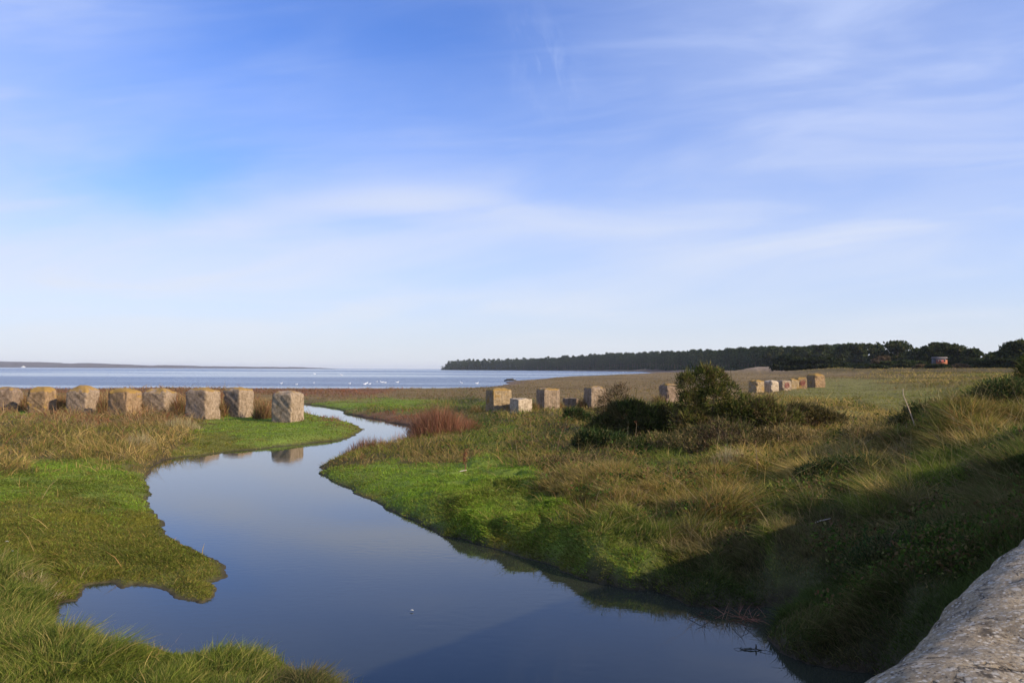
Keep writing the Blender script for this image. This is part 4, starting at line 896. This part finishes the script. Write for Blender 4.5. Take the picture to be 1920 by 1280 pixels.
def wood_mass():      # the depth of the wood behind its front row, and undergrowth at its foot
    parts = []; r_ = np.random.default_rng(5)
    for row, (dd, n) in enumerate(((28, 210), (60, 190), (110, 150))):
        for q in range(n):
            px = 838+(1600-838)*(q+r_.random())/n; D = float(np.interp(px, line_px, line_D))+dd+r_.random()*20; yt = float(np.interp(px, top_px, top_y))+r_.uniform(1.0, 4.5)
            x, y = at(px, D); zb = .8; h = ztop(px, yt, D)-zb; L = pine_lobes(r_)+[(0, 0, .2, .3, .3, .22)]
            p, f, c = crown(L, 260, .06, PINE); w = h*r_.uniform(.9, 1.25); parts.append((p*[w, w, h]+[x, y, zb], f, c))
    for q in range(520):
        px = 833+(1600-833)*q/520; D = float(np.interp(px, line_px, line_D))-r_.random()*8+14; x, y = at(px, D)
        zb = .3; s = r_.uniform(9, 15)*min(1.0, .45+D/2500); p, f, c = crown([(0, 0, .35, .7, .5, .5), (0, 0, .1, .7, .5, .3)], 230, .13, PINE, .2); parts.append((p*[s, s, s*.8]+[x, y, zb], f, c))
    V, Fa, Cc = join(*parts); o = mk('pine_wood', V, Fa, M_LEAF, col=Cc); tag(o, 'dark mass of pine wood behind its front row of trees', 'woodland', kind='stuff')
wood_mass()

def tree(px, D, ytop, wpx, label, cols=BROAD, n=5200, base=None, group='trees behind the field at right', low=.0, name='round_tree'):
    """wpx: crown half width in photograph pixels"""
    x, y = at(px, D); zb = gz(x, y) if base is None else base; h = ztop(px, ytop, D)-zb; w = wpx*D/F
    t = thing(name, label, 'tree' if name == 'round_tree' else 'bush', (x, y, zb), group); L = []; w *= 1.36; n = int(n*2.1)
    for i in range(13):
        f = random.random(); a = random.uniform(0, 6.28); z = low+.18+f*(.80-low-.1); q = math.sqrt(max(0, 1-((z-.5)/.55)**2))*random.uniform(.25, .68)
        s = random.uniform(.26, .42); L.append((math.cos(a)*q*w, math.sin(a)*q*w, z*h, s*w, s*w, s*.42*h))
    L.append((0, 0, .62*h, .55*w, .55*w, .34*h)); L.append((random.uniform(-.2, .2)*w, 0, .82*h, .35*w, .35*w, .19*h)); L.append((0, 0, (low+.25)*h, .85*w, .75*w, .26*h)); L.append((0, 0, .12*h, .8*w, .6*w, .2*h))
    V, Fa, Cc = crown(L, n, .0016*D, cols, .25); mk('crown', V, Fa, M_LEAF, parent=t, col=Cc)
    V, Fa, Cc = trunk_of(h, h*.028, 6, .02, .7); mk('trunk', V, Fa, M_BARK, parent=t, smooth=True)
    return t
for a in ((1448, 640, 650, 20, 'grey green round tree where the long pine wood meets the nearer trees'),
          (1500, 560, 652, 24, 'broad dark tree behind the pale dune'),
          (1545, 540, 648, 22, 'dark tree above the dark thicket, left of the skyline bumps'),
          (1580, 520, 645.5, 20, 'dark level topped tree left of the tallest tree, farther one'),
          (1612, 500, 644, 20, 'dark level topped tree midway towards the tallest tree'),
          (1642, 480, 644, 19, 'dark tree touching the left side of the tallest tree'),
          (1682, 400, 639, 34, 'tallest broad crowned tree on the right skyline'),
          (1716, 380, 654, 18, 'lower olive green tree on the right flank of the tallest tree'),
          (1738, 330, 649, 17, 'dark round tree behind the left end of the hut'),
          (1762, 330, 642, 24, 'high domed dark tree directly behind the hut'),
          (1796, 330, 645, 23, 'dark domed tree right of the hut'),
          (1824, 320, 653, 18, 'last low tree on the right slope of the clump behind the hut'),
          (1862, 300, 660, 22, 'low dark tree between the two clumps near the right edge'),
          (1888, 260, 644, 22, 'dark rising tree in the clump at the right edge'),
          (1914, 250, 636, 24, 'highest dark tree at the right edge'),
          (1950, 250, 636, 26, 'dark tree half outside the right edge')):
    tree(a[0], a[1], a[2], a[3], a[4])
HG = 'scrub bushes along the foot of the trees'
for a in ((1500, 330, 672, 32, 'largest dark thicket mound beyond the field', 7500), (1545, 325, 669, 34, 'dark thicket mound right of the largest one', 7500), (1475, 360, 664, 26, 'grey green bush above the dark thicket', 4500),
          (1590, 320, 682, 24, 'dark low scrub bush left of the olive bushes', 3500), (1632, 270, 683, 24, 'low dark bush sticking out into the field', 4200), (1600, 300, 689, 28, 'flat dark bush at the field edge', 3500),
          (1672, 300, 678, 22, 'olive bush below the tallest tree', 3200), (1705, 290, 676, 24, 'olive bush right below the tallest tree', 3200), (1760, 255, 683, 20, 'dark bush below the hut', 3000),
          (1800, 255, 682, 16, 'reddish brown bush right of the hut', 2500), (1838, 260, 673, 26, 'olive green bush between hut and right edge', 3500), (1875, 250, 672, 26, 'dark green bush low near the right edge', 3500),
          (1915, 240, 670, 28, 'dark bush under the highest right edge tree', 3500), (1728, 270, 684, 14, 'small grey brown bush left of the hut', 2000), (1650, 380, 668, 16, 'rusty brown autumn tree in front of the dark trees', 2500)):
    cols = BROWN if ('brown' in a[4]) else ([(.03,.04,.018),(.022,.03,.014),(.045,.05,.022)] if 'dark' in a[4] else BROAD)
    tree(a[0], a[1], a[2], a[3], a[4], cols, a[5], group=HG, low=-.05, name='scrub_bush')

# ------------------------------------------------------------------ hut
def boxV(x0, y0, z0, x1, y1, z1):
    V = np.array([(x, y, z) for x in (x0, x1) for y in (y0, y1) for z in (z0, z1)], float)
    return V, [np.array([[0, 1, 3, 2], [4, 6, 7, 5], [0, 4, 5, 1], [2, 3, 7, 6], [0, 2, 6, 4], [1, 5, 7, 3]])], np.ones((8, 3))
def hut():
    D = 285; x, y = at(1764, D); zt = ztop(1764, 668, D); zb = zt-1.9
    t = thing('wooden_hut', 'orange and white hut half hidden among the trees on the right skyline', 'hut', (x, y, zb), rz=math.radians(-14)); t.scale = (.66, .68, .72)
    mo = plain('orange_boards', (.34, .11, .045), .8, .25, 3); mw = plain('white_band', (.28, .24, .21), .8, .2, 3); mr = plain('red_boards', (.30, .07, .06), .8, .25, 3); mg = plain('grey_end', (.09, .09, .10), .7); mf = plain('felt_roof', (.16, .13, .12), .85)
    def p(n, b, m): mk(n, b[0], b[1], m, parent=t)
    p('wall', boxV(-2.4, -1.3, -1.5, 2.9, 1.3, 1.0), mo); p('white_band', boxV(-2.43, -1.36, 1.0, 2.2, 1.33, 1.75), mw); p('red_panel', boxV(-2.42, -1.345, -.1, 1.2, -1.302, .99), mr)
    p('end_bay', boxV(-4.0, -1.1, -1.5, -2.44, 1.1, 1.5), mg)
    V = np.array([(-4.3, -1.7, 1.76), (3.2, -1.7, 1.76), (3.2, 1.7, 1.76), (-4.3, 1.7, 1.76), (-4.2, 0, 2.35), (3.1, 0, 2.35)])
    mk('roof', V, [np.array([[0, 1, 5, 4], [3, 4, 5, 2], [0, 3, 2, 1]]), np.array([[0, 4, 3], [1, 2, 5]])], mf, parent=t)
    for wx in (-1.6, -.3, 1.6): p('window', boxV(wx-.35, -1.38, .1, wx+.35, -1.31, .85), plain('dark_glass', (.03, .03, .035), .2))
hut()
def boat():
    D = 4300; x, y = at(44, D); V = []; N_ = 12
    for i in range(N_+1):
        f = i/N_; w = 3*math.sin(math.pi*min(1, f*1.2+.08))**.6 if f < .99 else .1
        for s_, z in ((-1, 5), (-.7, 0), (.7, 0), (1, 5)): V.append((f*24-12, s_*w, z))
    f = [(i*4+j, i*4+4+j, i*4+5+j, i*4+1+j) for i in range(N_) for j in range(3)]+[(i*4+3, i*4+7, i*4+4, i*4) for i in range(N_)]
    t = thing('white_boat', 'tiny white boat below the far hills at the left', 'boat', (x, y, 0)); mk('hull', np.array(V), [np.array(f)], M_BIRD, parent=t); b = boxV(-5, -2, 5, 3, 2, 9); mk('cabin', b[0], b[1], M_BIRD, parent=t)
boat()
grass()
weeds()

def haze():
    m = bpy.data.materials.new('haze'); m.use_nodes = True; g = NT(m.node_tree)
    v = g.n('ShaderNodeVolumePrincipled'); v.inputs['Color'].default_value = (.80, .86, .96, 1); v.inputs['Density'].default_value = .00005; v.inputs['Anisotropy'].default_value = .0
    o = g.n('ShaderNodeOutputMaterial'); g.link(v.outputs[0], o.inputs['Volume'])
    b = boxV(-20000, -20000, -5, 20000, 20000, 70); h = mk('haze', b[0], b[1], m); tag(h, 'thin pale blue air fading the far woods and hills', 'haze', kind='stuff')
haze()
